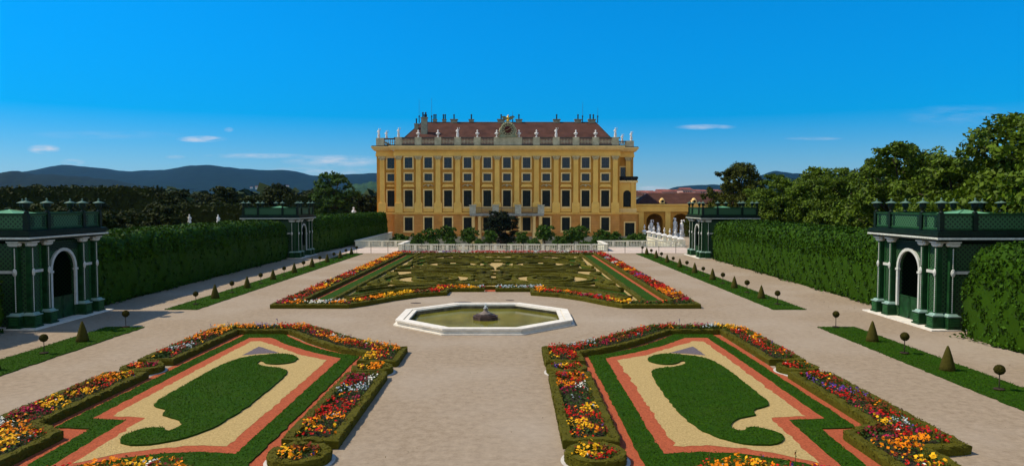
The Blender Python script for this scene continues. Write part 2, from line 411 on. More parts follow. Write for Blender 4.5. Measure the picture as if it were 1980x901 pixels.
ridge('hills', 3200, 5200, pf([(-700, 345), (-300, 340), (0, 337), (60, 335), (100, 328), (140, 322), (190, 326), (250, 331), (330, 331), (380, 325), (425, 321), (470, 327), (520, 330), (570, 333), (610, 341), (640, 343), (680, 337), (728, 336), (800, 345), (900, 362), (1010, 380)]), HILL, 7, 1)
ridge('hills', 1900, 2700, pf([(-700, 345), (-200, 336), (0, 338), (30, 332), (60, 337), (120, 338), (180, 345), (250, 352), (320, 368), (420, 385)]), HILL2, 5, 2)
ridge('hills', 1800, 2400, pf([(640, 385), (680, 358), (720, 352), (800, 356), (900, 380)]), MEAD, 3, 4)
ridge('hills', 3400, 5200, pf([(1130, 388), (1180, 378), (1235, 371), (1262, 374), (1300, 364), (1340, 359), (1380, 357), (1410, 360), (1440, 350), (1490, 333), (1540, 336), (1700, 350), (2300, 340)]), HILL, 5, 3)
ridge('hills', 1500, 2300, pf([(1150, 386), (1230, 377), (1330, 379), (1420, 374), (1520, 365), (1700, 372), (2200, 370)]), HILL2, 3, 5)

# ------------------------------------------------------------------ foreground parterre beds
def sheet(name, poly, z, m, edge=.02, thick=None):
    mb = MB(); P = rough_edge(poly, edge)
    mb.prism(P, z - thick if thick else z, z, 0, top_only=not thick)
    return struct(name, mb, m)
P1 = [(4.8, 13), (4.8, 32.5), (6.2, 33.4), (7.4, 34.6), (8.5, 35.9), (9.3, 37.0), (10.2, 38.2), (12.85, 38.2), (12.85, 21.9), (11.65, 21.2), (11.75, 13)]
P2 = [(5.3, 17.6), (5.22, 32.65), (6.1, 33.15), (7.3, 34.15), (8.4, 35.35), (9.4, 36.7), (10.4, 38.15), (12.4, 38.15), (12.5, 34), (12.5, 22.2), (11.3, 22.1), (11.1, 17.2), (9.8, 18.3), (8.4, 18.95), (7.0, 19.0)]
P3 = [(5.95, 19.8), (5.95, 32.15), (7.45, 33.35), (9.25, 35.15), (10.7, 37.1), (11.85, 37.1), (11.9, 31), (11.85, 23.1), (10.65, 22.95), (10.45, 18.3), (9.6, 19.05), (9.0, 19.45), (8.0, 19.85), (7.0, 19.98)]
P4 = [(6.42, 20.42), (6.42, 31.75), (7.9, 32.8), (9.65, 34.8), (10.95, 36.2), (11.4, 36.1), (11.4, 31), (11.35, 23.35), (10.15, 23.15), (10.0, 19.05), (9.2, 19.75), (8.4, 20.2), (7.3, 20.5)]
SCR = [(9.58, 32.63), (9.2, 32.95), (8.5, 32.9), (7.8, 32.1), (7.78, 31.2), (8.3, 30.72), (8.8, 30.85), (9.12, 31.3), (9.16, 31.5), (9.42, 31.46), (9.28, 30.87), (8.68, 30.25), (8.1, 30.15), (7.42, 29.5), (7.3, 27.1), (7.24, 24.2), (7.42, 22.1), (7.84, 21.1), (8.41, 20.52), (8.95, 20.36), (9.44, 20.48), (9.8, 20.93), (9.83, 21.4), (9.55, 21.9), (9.2, 22.08), (8.95, 21.98), (8.82, 21.6), (8.62, 21.72), (8.54, 22.0), (8.6, 22.42), (9.03, 22.96), (9.5, 23.2), (9.75, 23.35), (9.8, 23.9), (10.1, 24.1), (10.7, 24.6), (10.7, 26.6), (10.75, 29.9), (10.55, 31.7), (10.0, 32.5)]
TRI = [(9.06, 33.3), (10.56, 34.8), (10.6, 32.75), (9.9, 33.1)]
for sgn in (1, -1):
    f = (lambda P: P) if sgn == 1 else mirror
    side = 'right' if sgn == 1 else 'left'
    sheet('red_path', f(P1), .006, REDG)
    o = sheet('lawn', f(P2), .045, LAWN, .025, .045)
    o = sheet('red_path', f(P3), .050, REDG, .02)
    o = sheet('sand_path', f(P4), .056, SAND, .03)
    sheet('lawn', f(chaikin(SCR, 1, True)), .11, LAWN, .02, .06)
    sheet('slate_path', f(TRI), .061, SLATE, .015)

FLB = []      # flower areas: (poly, density, size, palette, name)
hA = dict(w=.30, h=.27)
def hedge(name, label, paths, mt, w, h, leaves=150, lsize=.06, z=0, step=.22, kids=None):
    mb = MB()
    for P, cl in paths: ribbon(mb, P, w, h, 0, cl, step, z, leaves, lsize)
    o = mb.build(name, mt); tag(o, label, 'hedge'); return o
segA = [(3.35, 20.45), (3.35, 28.55), (4.72, 28.55), (4.72, 20.45)]
back_in = [(4.75, 30.75), (4.72, 32.6), (6.1, 33.55), (7.3, 34.75), (8.4, 36.05), (9.2, 37.2), (10.1, 38.35), (13.0, 38.35), (13.02, 31.0)]
back_out = [(14.3, 31.0), (14.35, 38.6), (13.4, 39.7), (9.6, 39.7), (8.3, 38.4), (7.2, 37.0), (6.0, 35.6), (4.6, 34.3), (3.3, 33.6), (3.3, 30.75)]
segB = back_in + back_out
segC = [(12.95, 28.5), (14.35, 28.5), (14.42, 19.95), (13.2, 19.75), (13.1, 13.5), (11.85, 13.5), (11.72, 21.1), (12.98, 21.95)]
segF = [(5.9, 17.2), (6.6, 18.35), (8.2, 18.6), (9.6, 17.9), (10.4, 16.9), (10.4, 15), (5.9, 15)]
circ = lambda cx, cy, r, n=20: [(cx + r * math.cos(2*PI*k/n), cy + r * math.sin(2*PI*k/n)) for k in range(n)]
for sgn in (1, -1):
    f = (lambda P: P) if sgn == 1 else mirror
    sd = 'right' if sgn == 1 else 'left'
    hedge('border_hedge', 'low box hedge framing the straight flower strip beside the central walk, %s bed' % sd, [(f(segA), True)], BOX, .30, .27)
    hedge('border_hedge', 'low box hedge around the scalloped far flower band of the %s bed' % sd, [(f(segB), True)], BOX, .30, .27)
    hedge('border_hedge', 'low box hedge around the stepped flower strip on the outer side of the %s bed' % sd, [(f(segC), True)], BOX, .30, .27)
    hedge('border_hedge', 'low box hedge at the bottom of the picture around the near flowers, %s bed' % sd, [(f(segF), True)], BOX, .26, .24)
    for (cx, cy, nm_) in ((4.02, 29.6, 'far inner'), (4.02, 19.35, 'near inner'), (13.62, 29.75, 'outer')):
        c0 = f(circ(cx, cy, .72)); mb = MB(); mb.prism(f(circ(cx, cy, .95, 28)), 0, .012)
        struct('stone_kerb', mb, mat('kerb_stone', (.50, .47, .42), .9, .15, 3))
        hedge('round_hedge', 'small round clipped hedge ring at the %s side of the %s bed' % (nm_, sd), [(c0, True)], BOX, .26, .27, step=.2)
        FLB.append((f(circ(cx, cy, .58)), 'ring%s%s' % (sd, nm_), 'round flower clump inside the %s hedge ring of the %s bed' % (nm_, sd), .34))
    FLB.append((f([(3.5, 20.6), (3.5, 28.4), (4.58, 28.4), (4.58, 20.6)]), 'A' + sd, 'red and orange flowers in the strip beside the central walk, %s bed' % sd, .36))
    bi = [(4.6, 30.9), (4.6, 32.75), (5.95, 33.75), (7.15, 34.9), (8.25, 36.2), (9.05, 37.35), (10.0, 38.55), (13.15, 38.55), (13.2, 31.15), (14.15, 31.15), (14.2, 38.5), (13.3, 39.5), (9.7, 39.5), (8.45, 38.25), (7.35, 36.85), (6.1, 35.4), (4.7, 34.1), (3.45, 33.4), (3.45, 30.9)]
    FLB.append((f(bi), 'B' + sd, 'mixed red and orange flowers in the scalloped band at the far end of the %s bed' % sd, .42))
    FLB.append((f([(13.1, 28.3), (14.2, 28.3), (14.25, 20.1), (13.05, 19.95), (12.95, 14), (12.0, 14), (11.9, 20.95), (13.1, 21.8)]), 'C' + sd, 'colourful summer flowers in the stepped outer strip of the %s bed' % sd, .36))
    FLB.append((f([(6.1, 17.2), (6.7, 18.2), (8.15, 18.45), (9.5, 17.75), (10.2, 16.8), (10.2, 15.2), (6.1, 15.2)]), 'F' + sd, 'orange and red flowers at the bottom edge of the picture, %s bed' % sd, .5))

# ------------------------------------------------------------------ big embroidered parterre
YB = 99.3
frR = [(14.35, 47.9), (9.2, 47.9), (8.35, 49.0), (6.9, 51.5), (5.3, 53.5), (3.35, 54.6), (3.35, 56.9), (.45, 56.9)]
outer = frR + mirror(frR)[::-1] + [(-14.35, YB), (14.35, YB)]
inner_f = [(12.8, 49.4), (9.7, 49.5), (9.3, 50.3), (7.9, 52.7), (6.2, 54.8), (4.6, 55.9), (4.5, 58.2), (0, 58.2)]
sheet('sand_path', [(11, 50.2), (9.7, 50.6), (7.9, 53.2), (6.2, 55.2), (4.6, 56.4), (4.5, 58.4), (-4.5, 58.4), (-4.6, 56.4), (-6.2, 55.2), (-7.9, 53.2), (-9.7, 50.6), (-11, 50.2), (-11, 96.6), (11, 96.6)], .012, SAND, .02)
for sgn in (1, -1):
    f = (lambda P: P) if sgn == 1 else mirror; sd = 'right' if sgn == 1 else 'left'
    sheet('lawn', f([(11.2, 50.2), (12.35, 50.2), (12.35, 96.8), (11.2, 96.8)]), .045, LAWN, .02, .045)
    sheet('red_path', f([(12.35, 50.2), (12.75, 50.2), (12.75, 96.8), (12.35, 96.8)]), .01, REDG, .015)
    hedge('border_hedge', 'long straight low hedge inside the %s grass strip of the scrollwork parterre' % sd, [(f([(11.0, 50.2), (11.0, 96.9)]), False)], BOX, .34, .24, 40, .08, step=.6)
    hedge('border_hedge', 'long straight low hedge between %s grass strip and flowers, scrollwork parterre' % sd, [(f([(12.85, 50.0), (12.85, 97.2)]), False)], BOX, .30, .30, 40, .08, step=.6)
    hedge('border_hedge', 'low hedge along the %s outer edge of the scrollwork parterre flowers' % sd, [(f([(14.3, 48.2), (14.3, YB)]), False)], BOX, .26, .26, 40, .08, step=.6)
    hedge('border_hedge', 'low hedge edging the concave front of the scrollwork parterre, %s of the basin' % sd, [(f(frR), False)], BOX, .34, .30, 50, .08)
    hedge('border_hedge', 'low hedge behind the front flower band of the scrollwork parterre, %s half' % sd, [(f(inner_f), False)], BOX, .30, .28, 40, .08)
    fr = [(14.15, 48.15), (9.35, 48.15), (8.55, 49.3), (7.1, 51.7), (5.5, 53.75), (3.6, 54.9), (3.6, 57.1), (.5, 57.1), (.5, 58.0), (4.3, 58.0), (4.35, 55.7), (6.0, 54.6), (7.7, 52.5), (9.1, 50.1), (9.5, 49.3), (14.15, 49.2)]
    FLB.append((f(fr), 'D' + sd, 'red and yellow flowers along the concave front of the scrollwork parterre, %s of the basin' % sd, .40))
    FLB.append((f([(13.02, 49.2), (14.15, 49.2), (14.15, 97.3), (13.02, 97.3)]), 'E' + sd, 'long flower border down the %s side of the scrollwork parterre' % sd, .42))
hedge('border_hedge', 'low hedge across the far end of the scrollwork parterre', [([(-12.9, 97.3), (12.9, 97.3)], False)], BOX, .34, .32, 40, .08, step=.6)
FLB.append(([(-14.1, 97.6), (14.1, 97.6), (14.1, 99.1), (-14.1, 99.1)], 'G', 'band of red flowers across the far end of the scrollwork parterre', .45))

# scrollwork (curves of one half, mirrored)
def ell(cx, cy, rx, ry, a0, a1, n=26, k=1.0):   # k<1 winds inward
    out = []
    for i in range(n + 1):
        t_ = i / n; a = R(a0 + (a1 - a0) * t_); q = 1 + (k - 1) * t_
        out.append((cx + rx * q * math.cos(a), cy + ry * q * math.sin(a)))
    return out
CUR = []; CL = []
def cv(P, w=.42): CUR.append((P, w))
# lower pair of great volutes
cv(ell(5.3, 65.4, 4.7, 4.9, 160, -170, 40)); cv(ell(5.3, 65.4, 3.9, 4.1, 150, -200, 40, .86)); cv(ell(5.4, 65.6, 2.3, 2.5, 30, 380, 30, .75), .5)
cv(ell(5.5, 65.9, 1.2, 1.0, 0, 300, 16), .5)
# upper volutes
cv(ell(4.9, 81.5, 4.3, 4.8, 200, 520, 40)); cv(ell(4.9, 81.5, 3.4, 3.8, 210, 530, 40, .85)); cv(ell(5.0, 81.7, 1.9, 2.1, 100, 430, 24, .7), .5)
# far volutes
cv(ell(5.6, 91.6, 3.8, 3.3, -30, 250, 30)); cv(ell(5.6, 91.6, 2.8, 2.3, -40, 300, 30, .8)); cv(ell(1.6, 92.4, 1.3, 2.2, 90, -160, 20)); cv(ell(9.6, 92.0, .9, 2.6, 0, 330, 20))
# S bands sweeping out of the palmette
for d in (0, .85, 1.7):
    cv(chaikin([(.6 + d * .2, 74.2 + d), (2.6, 73.0 + d), (5.5, 72.5 + d), (8.2, 74.0 + d), (10.3, 73.4 + d * .4)], 3), .38)
for d in (0, .9):
    cv(chaikin([(10.4, 71.6 - d), (9.2, 70.0 - d), (10.1, 66.5 - d), (10.4, 62.0 - d)], 3), .4)
    cv(chaikin([(10.4, 77.0 + d), (9.4, 79.5 + d), (10.2, 83.0), (9.6, 87.0 - d)], 3), .4)
cv(chaikin([(1.0, 59.3), (4.2, 59.6), (7.4, 57.8), (9.4, 54.6), (10.4, 52.6)], 3)); cv(chaikin([(4.9, 58.9), (7.8, 56.2), (9.2, 53.2), (10.0, 51.6)], 3), .36)
cv(chaikin([(.9, 60.4), (4.6, 60.2), (8.6, 59.2), (10.4, 56.4)], 3), .36)
cv(chaikin([(8.9, 60.6), (9.9, 59.4), (10.5, 57.8)], 3), .5)
cv(chaikin([(.5, 86.6), (2.6, 87.4), (5.4, 87.3), (8.8, 88.9), (10.4, 88.2)], 3), .38); cv(chaikin([(.5, 95.9), (4, 96.1), (8, 95.6), (10.4, 95.9)], 3), .36)
# palmette petals at the axis
for k, a in enumerate((8, 24, 42, 62)):
    ax_ = R(90 - a); L = 5.6 - k * .55
    cv([(.25 + math.cos(ax_) * q * (1 + .12 * (q / L)), 74.6 + math.sin(ax_) * q) for q in np.linspace(.8, L, 8)], .55)
for (cx, cy, rx, ry) in ((.9, 70.7, .5, 1.6), (.9, 67.6, .45, .9), (.6, 62.6, .4, 1.4), (2.6, 70.9, .9, .5), (9.6, 61.7, .5, .9)):
    cv(ell(cx, cy, rx, ry, 0, 330, 14), .45)
for y_, b_, L_ in ((61.4, 1.2, 3.2), (63.2, -.8, 2.2), (65.0, .8, 1.6), (69.2, -1.2, 2.4), (72.2, .8, 1.7), (84.6, -1.0, 2.6), (88.6, 1.2, 2.2), (90.4, -.9, 1.3), (94.6, .8, 2.6)):
    cv([(L_ * q, y_ + b_ * q * q) for q in np.linspace(0, 1, 7)], .5)
# fill with small clipped blocks where there is room
pts = np.concatenate([resample(P, .3) for P, w in CUR])
wid = np.concatenate([np.full(len(resample(P, .3)), w / 2) for P, w in CUR])
vol = np.array([(5.3, 65.4), (4.9, 81.5), (5.6, 91.6), (0, 74.5)])
blocks = []
for k in range(1500):
    x, y = rng.uniform(.35, 10.6), rng.uniform(51.5, 96.6)
    fy = np.interp(x, [0, 4.4, 4.6, 6.2, 7.9, 9.7, 11], [59, 59, 57.2, 56, 54, 51.6, 51.2])
    if y < fy: continue
    if math.sin(x * 1.1 + 1.3) * math.sin(y * .62 + x * .35) > .35: continue
    v = vol[np.argmin(((vol - (x, y)) ** 2).sum(1))]; an = math.atan2(y - v[1], x - v[0]) + PI / 2 + rng.normal() * .25
    L = rng.uniform(.35, 1.35); wd = rng.uniform(.18, .34)
    q = np.array([(x + math.cos(an) * t_, y + math.sin(an) * t_) for t_ in np.linspace(-L, L, 7)])
    if (q[:, 0] < .3).any() or (q[:, 0] > 10.65).any() or q[:, 1].max() > 96.7: continue
    d = np.sqrt(((pts[None] - q[:, None]) ** 2).sum(2)) - wid[None]
    if d.min() < wd + .28: continue
    blocks.append((q, wd * 2)); pts = np.vstack([pts, q]); wid = np.r_[wid, np.full(7, wd)]
lawnb = []
for sgn in (1, -1):
    sd = 'right' if sgn == 1 else 'left'; mb = MB()
    for P, w in CUR: ribbon(mb, [(sgn * x, y) for x, y in P], w, .22, 0, False, .5, .01, 22, .10, .015)
    for q, w in blocks: ribbon(mb, [(sgn * x, y) for x, y in q], w, rng.uniform(.18, .26), 0, False, .4, .01, 22, .11, .02)
    o = mb.build('scrollwork_hedge', BOX); tag(o, 'clipped box hedge scrollwork on sand, %s half of the parterre behind the basin' % sd, 'parterre hedge', kind='stuff')
for sgn in (1, -1):
    f = (lambda P: P) if sgn == 1 else mirror
    for P in (ell(5.3, 65.4, 4.3, 4.5, 0, 345, 30), ell(4.9, 81.5, 3.9, 4.3, 0, 345, 30), [(9.3, 62.5), (10.6, 62.5), (10.6, 72), (9.5, 71)], [(.4, 59), (8.5, 58.4), (10.6, 54.5), (10.6, 58), (8.4, 60.2), (.4, 60.8)],
              [(.4, 86), (9, 86), (10.6, 88), (10.6, 91), (.4, 89)], [(9.3, 75.5), (10.3, 77), (10.3, 86), (9.2, 86)]):
        ring = P
        mb = MB(); mb.prism(f(ring), 0, .022, 0, True); struct('lawn', mb, LAWN) if len(P) < 20 else None
    for (cx, cy, a, b) in ((5.3, 65.4, 4.5, 4.7), (4.9, 81.5, 4.1, 4.6)):
        mb = MB(); n = 40; V = []; F = []
        for k in range(n): an = 2*PI*k/n; V += [(sgn*(cx + a*math.cos(an)), cy + b*math.sin(an), .024), (sgn*(cx + (a-.55)*math.cos(an)), cy + (b-.55)*math.sin(an), .024)]
        for k in range(n): j = (k+1) % n; F.append((2*k, 2*j, 2*j+1, 2*k+1) if sgn > 0 else (2*k, 2*k+1, 2*j+1, 2*j))
        struct('lawn', mb.add(V, F), LAWN)
        mb = MB(); mb.prism(f(circ(cx + .1, cy + .2, 1.6, 24)), 0, .028, 0, True); struct('lawn', mb, LAWN)
    mb = MB(); mb.prism(f([(8.9, 69.2), (9.6, 69.8), (9.9, 67.5), (9.5, 66.5)]), 0, .03, 0, True); struct('red_path', mb, REDG)
    mb = MB(); mb.prism(f([(.0, 56.9), (.4, 56.9), (.4, 58.3), (.0, 58.3)]), 0, .02, 0, True); struct('red_path', mb, REDG)

# ------------------------------------------------------------------ flowers
COLS = ['red', 'orange', 'yellow', 'magenta', 'white', 'violet', 'silver', 'rust', 'green']
FM = [PETAL[c] for c in COLS]
def flowers(poly, key, label, hgt):
    hgt *= .88
    left = 'left' in key
    X, Y = scatter(poly, 1.0 * 100)
    my = np.mean([p_[1] for p_ in poly]); far = Y > 45
    mb = MB()
    # soil
    mb.prism(poly, 0, .03, 9, True)
    # leafy mass
    dens = 230 if my < 45 else 90; ls = .095 if my < 45 else .16
    X, Y = scatter(poly, dens); hh = hgt * (.7 + .45 * rng.random(len(X)))
    Z = .04 + hh * rng.random(len(X)) ** .6
    mb.quads(leaf_quads(np.c_[X, Y, Z], ls, np.tile([0, -.15, .8], (len(X), 1)), .45, 1.3), 8)
    # blossoms in drifts
    dens = 72 if my < 45 else 38; bs = .085 if my < 45 else .15
    P = np.array(poly); A = 0
    for i in range(len(P)): A += P[i-1, 0] * P[i, 1] - P[i, 0] * P[i-1, 1]
    A = abs(A) / 2; nd = max(4, int(A * (2.6 if my < 45 else 1.3)))
    cx, cy = scatter(poly, 12); k = rng.permutation(len(cx))[:nd]; cx, cy = cx[k], cy[k]
    warm = left or key[0] == 'F'
    wts = dict(red=.30, orange=.24 if warm else .13, yellow=.14 if warm else .09, magenta=.09, white=.02, violet=.012, silver=.03, rust=.20, green=.18)
    if key[0] == 'E': wts.update(orange=.06, yellow=.05, red=.4, rust=.22)
    if key[0] == 'G': wts.update(orange=.02, yellow=0, red=.45, magenta=.2, white=.02)
    w = np.array([wts[c] for c in COLS]); w /= w.sum()
    dc = rng.choice(9, len(cx), p=w)
    if key == 'Eleft': dc[cy > 72] = rng.choice([1, 1, 2, 7, 0], (cy > 72).sum())
    X, Y = scatter(poly, dens)
    d = (X[:, None] - cx[None]) ** 2 + (Y[:, None] - cy[None]) ** 2 + rng.normal(scale=.03, size=(len(X), len(cx)))
    own = dc[np.argmin(d, 1)]; other = rng.choice(9, len(X), p=w)
    own = np.where(rng.random(len(X)) < .12, other, own); own[np.sin(X * 4.1 + Y * 1.7) * np.sin(Y * 3.3 - X * 1.1) + rng.normal(scale=.35, size=len(X)) > .72] = 8
    Z = .05 + hgt * (.75 + .45 * rng.random(len(X))) + .05 * np.sin(X * 5.3) * np.cos(Y * 4.1)
    big = np.isin(own, [1, 2])
    for c in range(8):
        s = own == c
        if not s.any(): continue
        size = bs * (1.25 if c in (1, 2) else .85 if c in (4, 5) else 1.0)
        q = leaf_quads(np.c_[X[s], Y[s], Z[s]], size, np.tile([0, -.25, 1.0], (s.sum(), 1)), .9, .8); mb.quads(q, c)
        # second layer so clusters are full
        q = leaf_quads(np.c_[X[s] + rng.normal(scale=bs * .6, size=s.sum()), Y[s] + rng.normal(scale=bs * .6, size=s.sum()), Z[s] - rng.random(s.sum()) * .08], size * .9, np.tile([0, -.4, .8], (s.sum(), 1)), .9, 1.2); mb.quads(q, c)
    # a few tall wispy stems
    X, Y = scatter(poly, 1.1 if my < 45 else .35)
    for x, y in zip(X, Y):
        if rng.random() < .5: continue
        h = hgt * rng.uniform(1.3, 1.9); dx = rng.normal() * .05
        mb.tube([(x, y, .05), (x + dx, y, h)], .009, 3, 8)
        m_ = 7; q = np.c_[np.full(m_, x + dx) + rng.normal(scale=.03, size=m_), np.full(m_, y), h - rng.random(m_) * .18]
        mb.quads(leaf_quads(q, .06), int(rng.choice([5, 7, 3, 8])))
    o = mb.build('flower_bed', FM + [SOIL]); tag(o, label, 'flowers', 'summer bedding flowers', 'stuff')
for poly, key, label, hgt in FLB: flowers(poly, key, label, hgt)

def blades(polys, dens, size, label):
    mb = MB()
    for poly, z in polys:
        X, Y = scatter(poly, dens); nn = np.tile([0, -.7, .8], (len(X), 1))
        mb.quads(leaf_quads(np.c_[X, Y, z + rng.uniform(0, .025, len(X))], size, nn, .45, 1.1), 0)
    o = mb.build('grass', mat('grass_blade', (.028, .076, .0012), .85, .5, 3, island=.8, transl=.15)); tag(o, label, 'grass', kind='stuff')
for sgn in (1, -1):
    f = (lambda P: P) if sgn == 1 else mirror; sd = 'right' if sgn == 1 else 'left'
    blades([(f(chaikin(SCR, 1, True)), .11)], 420, .055, 'mown grass of the scroll-shaped lawn in the %s bed' % sd)
    ringp = [p_ for p_ in P2]; mb = MB(); X, Y = scatter(P2, 360); k = ~inpoly(X, Y, P3); X, Y = X[k] * sgn, Y[k]
    mb.quads(leaf_quads(np.c_[X, Y, .045 + rng.uniform(0, .025, len(X))], .055, np.tile([0, -.7, .8], (len(X), 1)), .45, 1.1), 0)
    o = mb.build('grass', MATS['grass_blade']); tag(o, 'mown grass band framing the %s bed' % sd, 'grass', kind='stuff')
    blades([(f([(19.0, 18), (21.1, 18), (21.1, 40.5), (19.0, 40.5)]), .04)], 300, .06, 'mown grass of the near %s topiary strip' % sd)
    blades([(f([(18.95, 47.2), (21.1, 47.2), (21.1, 100), (18.9, 99.5)]), .04)], 90, .10, 'mown grass of the far %s topiary strip' % sd)

# ------------------------------------------------------------------ grass strips with topiary
for sgn in (1, -1):
    sx = sgn
    sheet('lawn', [(sx * 19.0, 18), (sx * 21.1, 18), (sx * 21.1, 40.5), (sx * 19.0, 40.5)], .04, LAWN, .03, .04)
    sheet('lawn', [(sx * 18.95, 47.2), (sx * 21.1, 47.2), (sx * 21.1, 101.0), (sx * 18.85, 99.5)], .04, LAWN, .03, .04)
    mb = MB()
    for (a, b) in ((18, 40.5), (47.2, 100.5)):
        for e in (19.0, 21.1):
            n = int((b - a) * 26); Pq = np.c_[sx * e + rng.normal(scale=.05, size=n), rng.uniform(a, b, n), rng.uniform(.02, .06, n)]
            mb.quads(leaf_quads(Pq, .07, np.tile([0, -.6, .5], (n, 1)), .4), 0)
    o = mb.build('grass', LAWN); tag(o, 'ragged grass blades along the edges of the %s lawn strip' % ('right' if sgn > 0 else 'left'), 'grass', kind='stuff')
def topiary_cone():
    t_ = thing('cone_topiary', 'x', 'topiary')
    mb = MB(); prof = [(.27, 0), (.29, .06), (.265, .2), (.19, .5), (.10, .8), (.04, .97), (.01, 1.0)]
    mb.lathe(0, 0, prof, 16)
    n = 1500; zz = .99 * (1 - np.sqrt(rng.random(n))) ; a = rng.random(n) * 2 * PI; r = .29 * (1 - zz / 1.02) + .008
    Pq = np.c_[r * np.cos(a), r * np.sin(a), zz]; mb.quads(leaf_quads(Pq, .05, np.c_[np.cos(a), np.sin(a), np.full(n, .4)]), 0)
    mb.build('foliage', TOP, t_)
    m2 = MB(); m2.lathe(0, 0, [(.05, -.02), (.05, .05)], 6); m2.build('trunk', BARK, t_); return t_
def topiary_ball():
    t_ = thing('ball_topiary', 'x', 'topiary')
    mb = MB(); mb.ball(0, 0, .76, .175, 0, 14, 9)
    n = 900; d = rng.normal(size=(n, 3)); d /= np.linalg.norm(d, axis=1, keepdims=True)
    mb.quads(leaf_quads(d * .182 + [0, 0, .76], .05, d), 0); mb.build('foliage', TOP, t_)
    m2 = MB(); m2.tube([(0, 0, 0), (.01, 0, .4), (0, 0, .65)], .020, 6); m2.build('stem', BARK, t_)
    m3 = MB(); m3.lathe(0, 0, [(.2, .03), (.19, .055), (.1, .06)], 12); m3.build('soil_ring', SOIL, t_); return t_
cone0, ball0 = topiary_cone(), topiary_ball(); used = set()
def put(kind, x, y, label):
    src = cone0 if kind == 'C' else ball0
    z = .04; s = rng.uniform(.94, 1.06); rz = rng.random() * 6
    if kind not in used:
        used.add(kind); src.location = (x, y, z); src.rotation_euler = (0, 0, rz); src.scale = (s,) * 3; src['label'] = label; src['group'] = 'clipped topiary on the lawn strips'
    else: dup(src, (x, y, z), rz, label, 'clipped topiary on the lawn strips', s)
for sgn in (1, -1):
    sd = 'right' if sgn > 0 else 'left'
    near = [('S', 40.3), ('C', 36.2), ('S', 33.2), ('C', 29.9), ('S', 26.7)]
    cnt = {'S': 0, 'C': 0}
    for k, y in near:
        nm_ = 'cone' if k == 'C' else 'ball on a stem'
        put(k, sgn * 19.95, y, '%s clipped %s from the far end, on the near %s lawn strip' % (ORD[cnt[k]], nm_, sd)); cnt[k] += 1
    cnt = {'S': 0, 'C': 0}
    for i in range(17):
        k = 'S' if i % 2 == 0 else 'C'; nm_ = 'cone' if k == 'C' else 'ball on a stem'
        put(k, sgn * 20.05, 49.5 + 3.22 * i, '%s clipped %s, counted from the near end, far %s lawn strip' % (ORD[cnt[k]], nm_, sd)); cnt[k] += 1

# ------------------------------------------------------------------ basin
BX, BY, BR = .15, 43.25, 5.42
octa = lambda r: [(BX + r * math.cos(R(22.5 + 45 * k)), BY + r * math.sin(R(22.5 + 45 * k))) for k in range(8)]
bt = thing('fountain_basin', 'octagonal pond basin with white stone rim and green water', 'fountain basin', (0, 0, 0))
def ringm(mb, r0, r1, z0, z1, mi=0, cap=True):
    A, B = octa(r0), octa(r1)   # r0 outer
    V = [(x, y, z0) for x, y in A] + [(x, y, z1) for x, y in A] + [(x, y, z1) for x, y in B] + [(x, y, z0) for x, y in B]
    F = []
    for k in range(8):
        j = (k + 1) % 8
        F += [(k, j, 8+j, 8+k), (8+k, 8+j, 16+j, 16+k), (16+k, 16+j, 24+j, 24+k)]
    mb.add(V, F, mi)
m = MB(); ringm(m, BR + .22, BR - .1, 0, .06); m.build('foot_course', RIM, bt)
m = MB(); ringm(m, BR - .02, BR - .50, .055, .24); m.build('kerb_wall', RIM, bt)
m = MB(); ringm(m, BR + .10, BR - .36, .24, .33); ringm(m, BR - .42, BR - .68, .20, .30); ringm(m, BR - .30, BR - .46, .18, .25, 0); m.build('rim', RIM, bt)
m = MB(); ringm(m, BR - .50, BR - .56, -.55, .2); m.build('inner_wall', TROWEL, bt)
m = MB(); m.prism(octa(BR - .5), -.5, .012, 0, True); wo_ = m.build('water', WATER, bt)
ft = thing('fountain', 'low dark stone fountain plinth with a small water jet in the middle of the basin', 'fountain', (BX, BY + .1, .012))
m = MB(); o8 = lambda r, s=1: [(r * math.cos(R(22.5 + 45 * k)), r * s * math.sin(R(22.5 + 45 * k))) for k in range(8)]
m.prism(o8(.80), -.2, .20); m.prism(o8(.64), .20, .28); m.build('plinth', mat('dark_wet_stone', (.075, .05, .042), .5, .4, 4, .3), ft)
m = MB(); m.lathe(0, 0, [(.42, .27), (.44, .33), (.30, .40), (.16, .46), (.10, .56), (.12, .62), (.05, .70)], 14); m.build('nozzle', mat('wet_stone', (.16, .13, .11), .4, .4, 6), ft)
m = MB()
for k in range(140):
    a = rng.random() * 6.28; r = abs(rng.normal()) * .07; z = .55 + rng.random() ** 1.3 * .42; m.ball(r * math.cos(a), r * math.sin(a), z - r, rng.uniform(.010, .03), 0, 5, 4)
wj = mat('water_spray', (.75, .8, .8), .2, .05, 5); m.build('water_jet', wj, ft)
m = MB(); m.lathe(0, 0, [(.62, 0), (.60, .035), (.45, .05)], 16, 0, 1, .6); o = m.build('drain_cover', mat('rusty_iron', (.06, .045, .04), .7, .3, 6), None, (-1.7, 50.6, 0)); tag(o, 'oval dark drain cover in the gravel behind the basin', 'drain cover')
m = MB(); m.lathe(0, 0, [(.38, 0), (.36, .02), (.3, .028)], 12, 0, 1, .5); o = m.build('drain_cover', MATS['rusty_iron'], None, (-5.0, 50.4, 0)); tag(o, 'small flat drain cover in the gravel left of the larger one', 'drain cover')
m = MB(); m.lathe(0, 0, [(.33, 0), (.31, .02), (.25, .028)], 12, 0, 1, .5); o = m.build('drain_cover', MATS['rusty_iron'], None, (1.6, 51.8, 0)); tag(o, 'small flat drain cover in the gravel right behind the basin', 'drain cover')

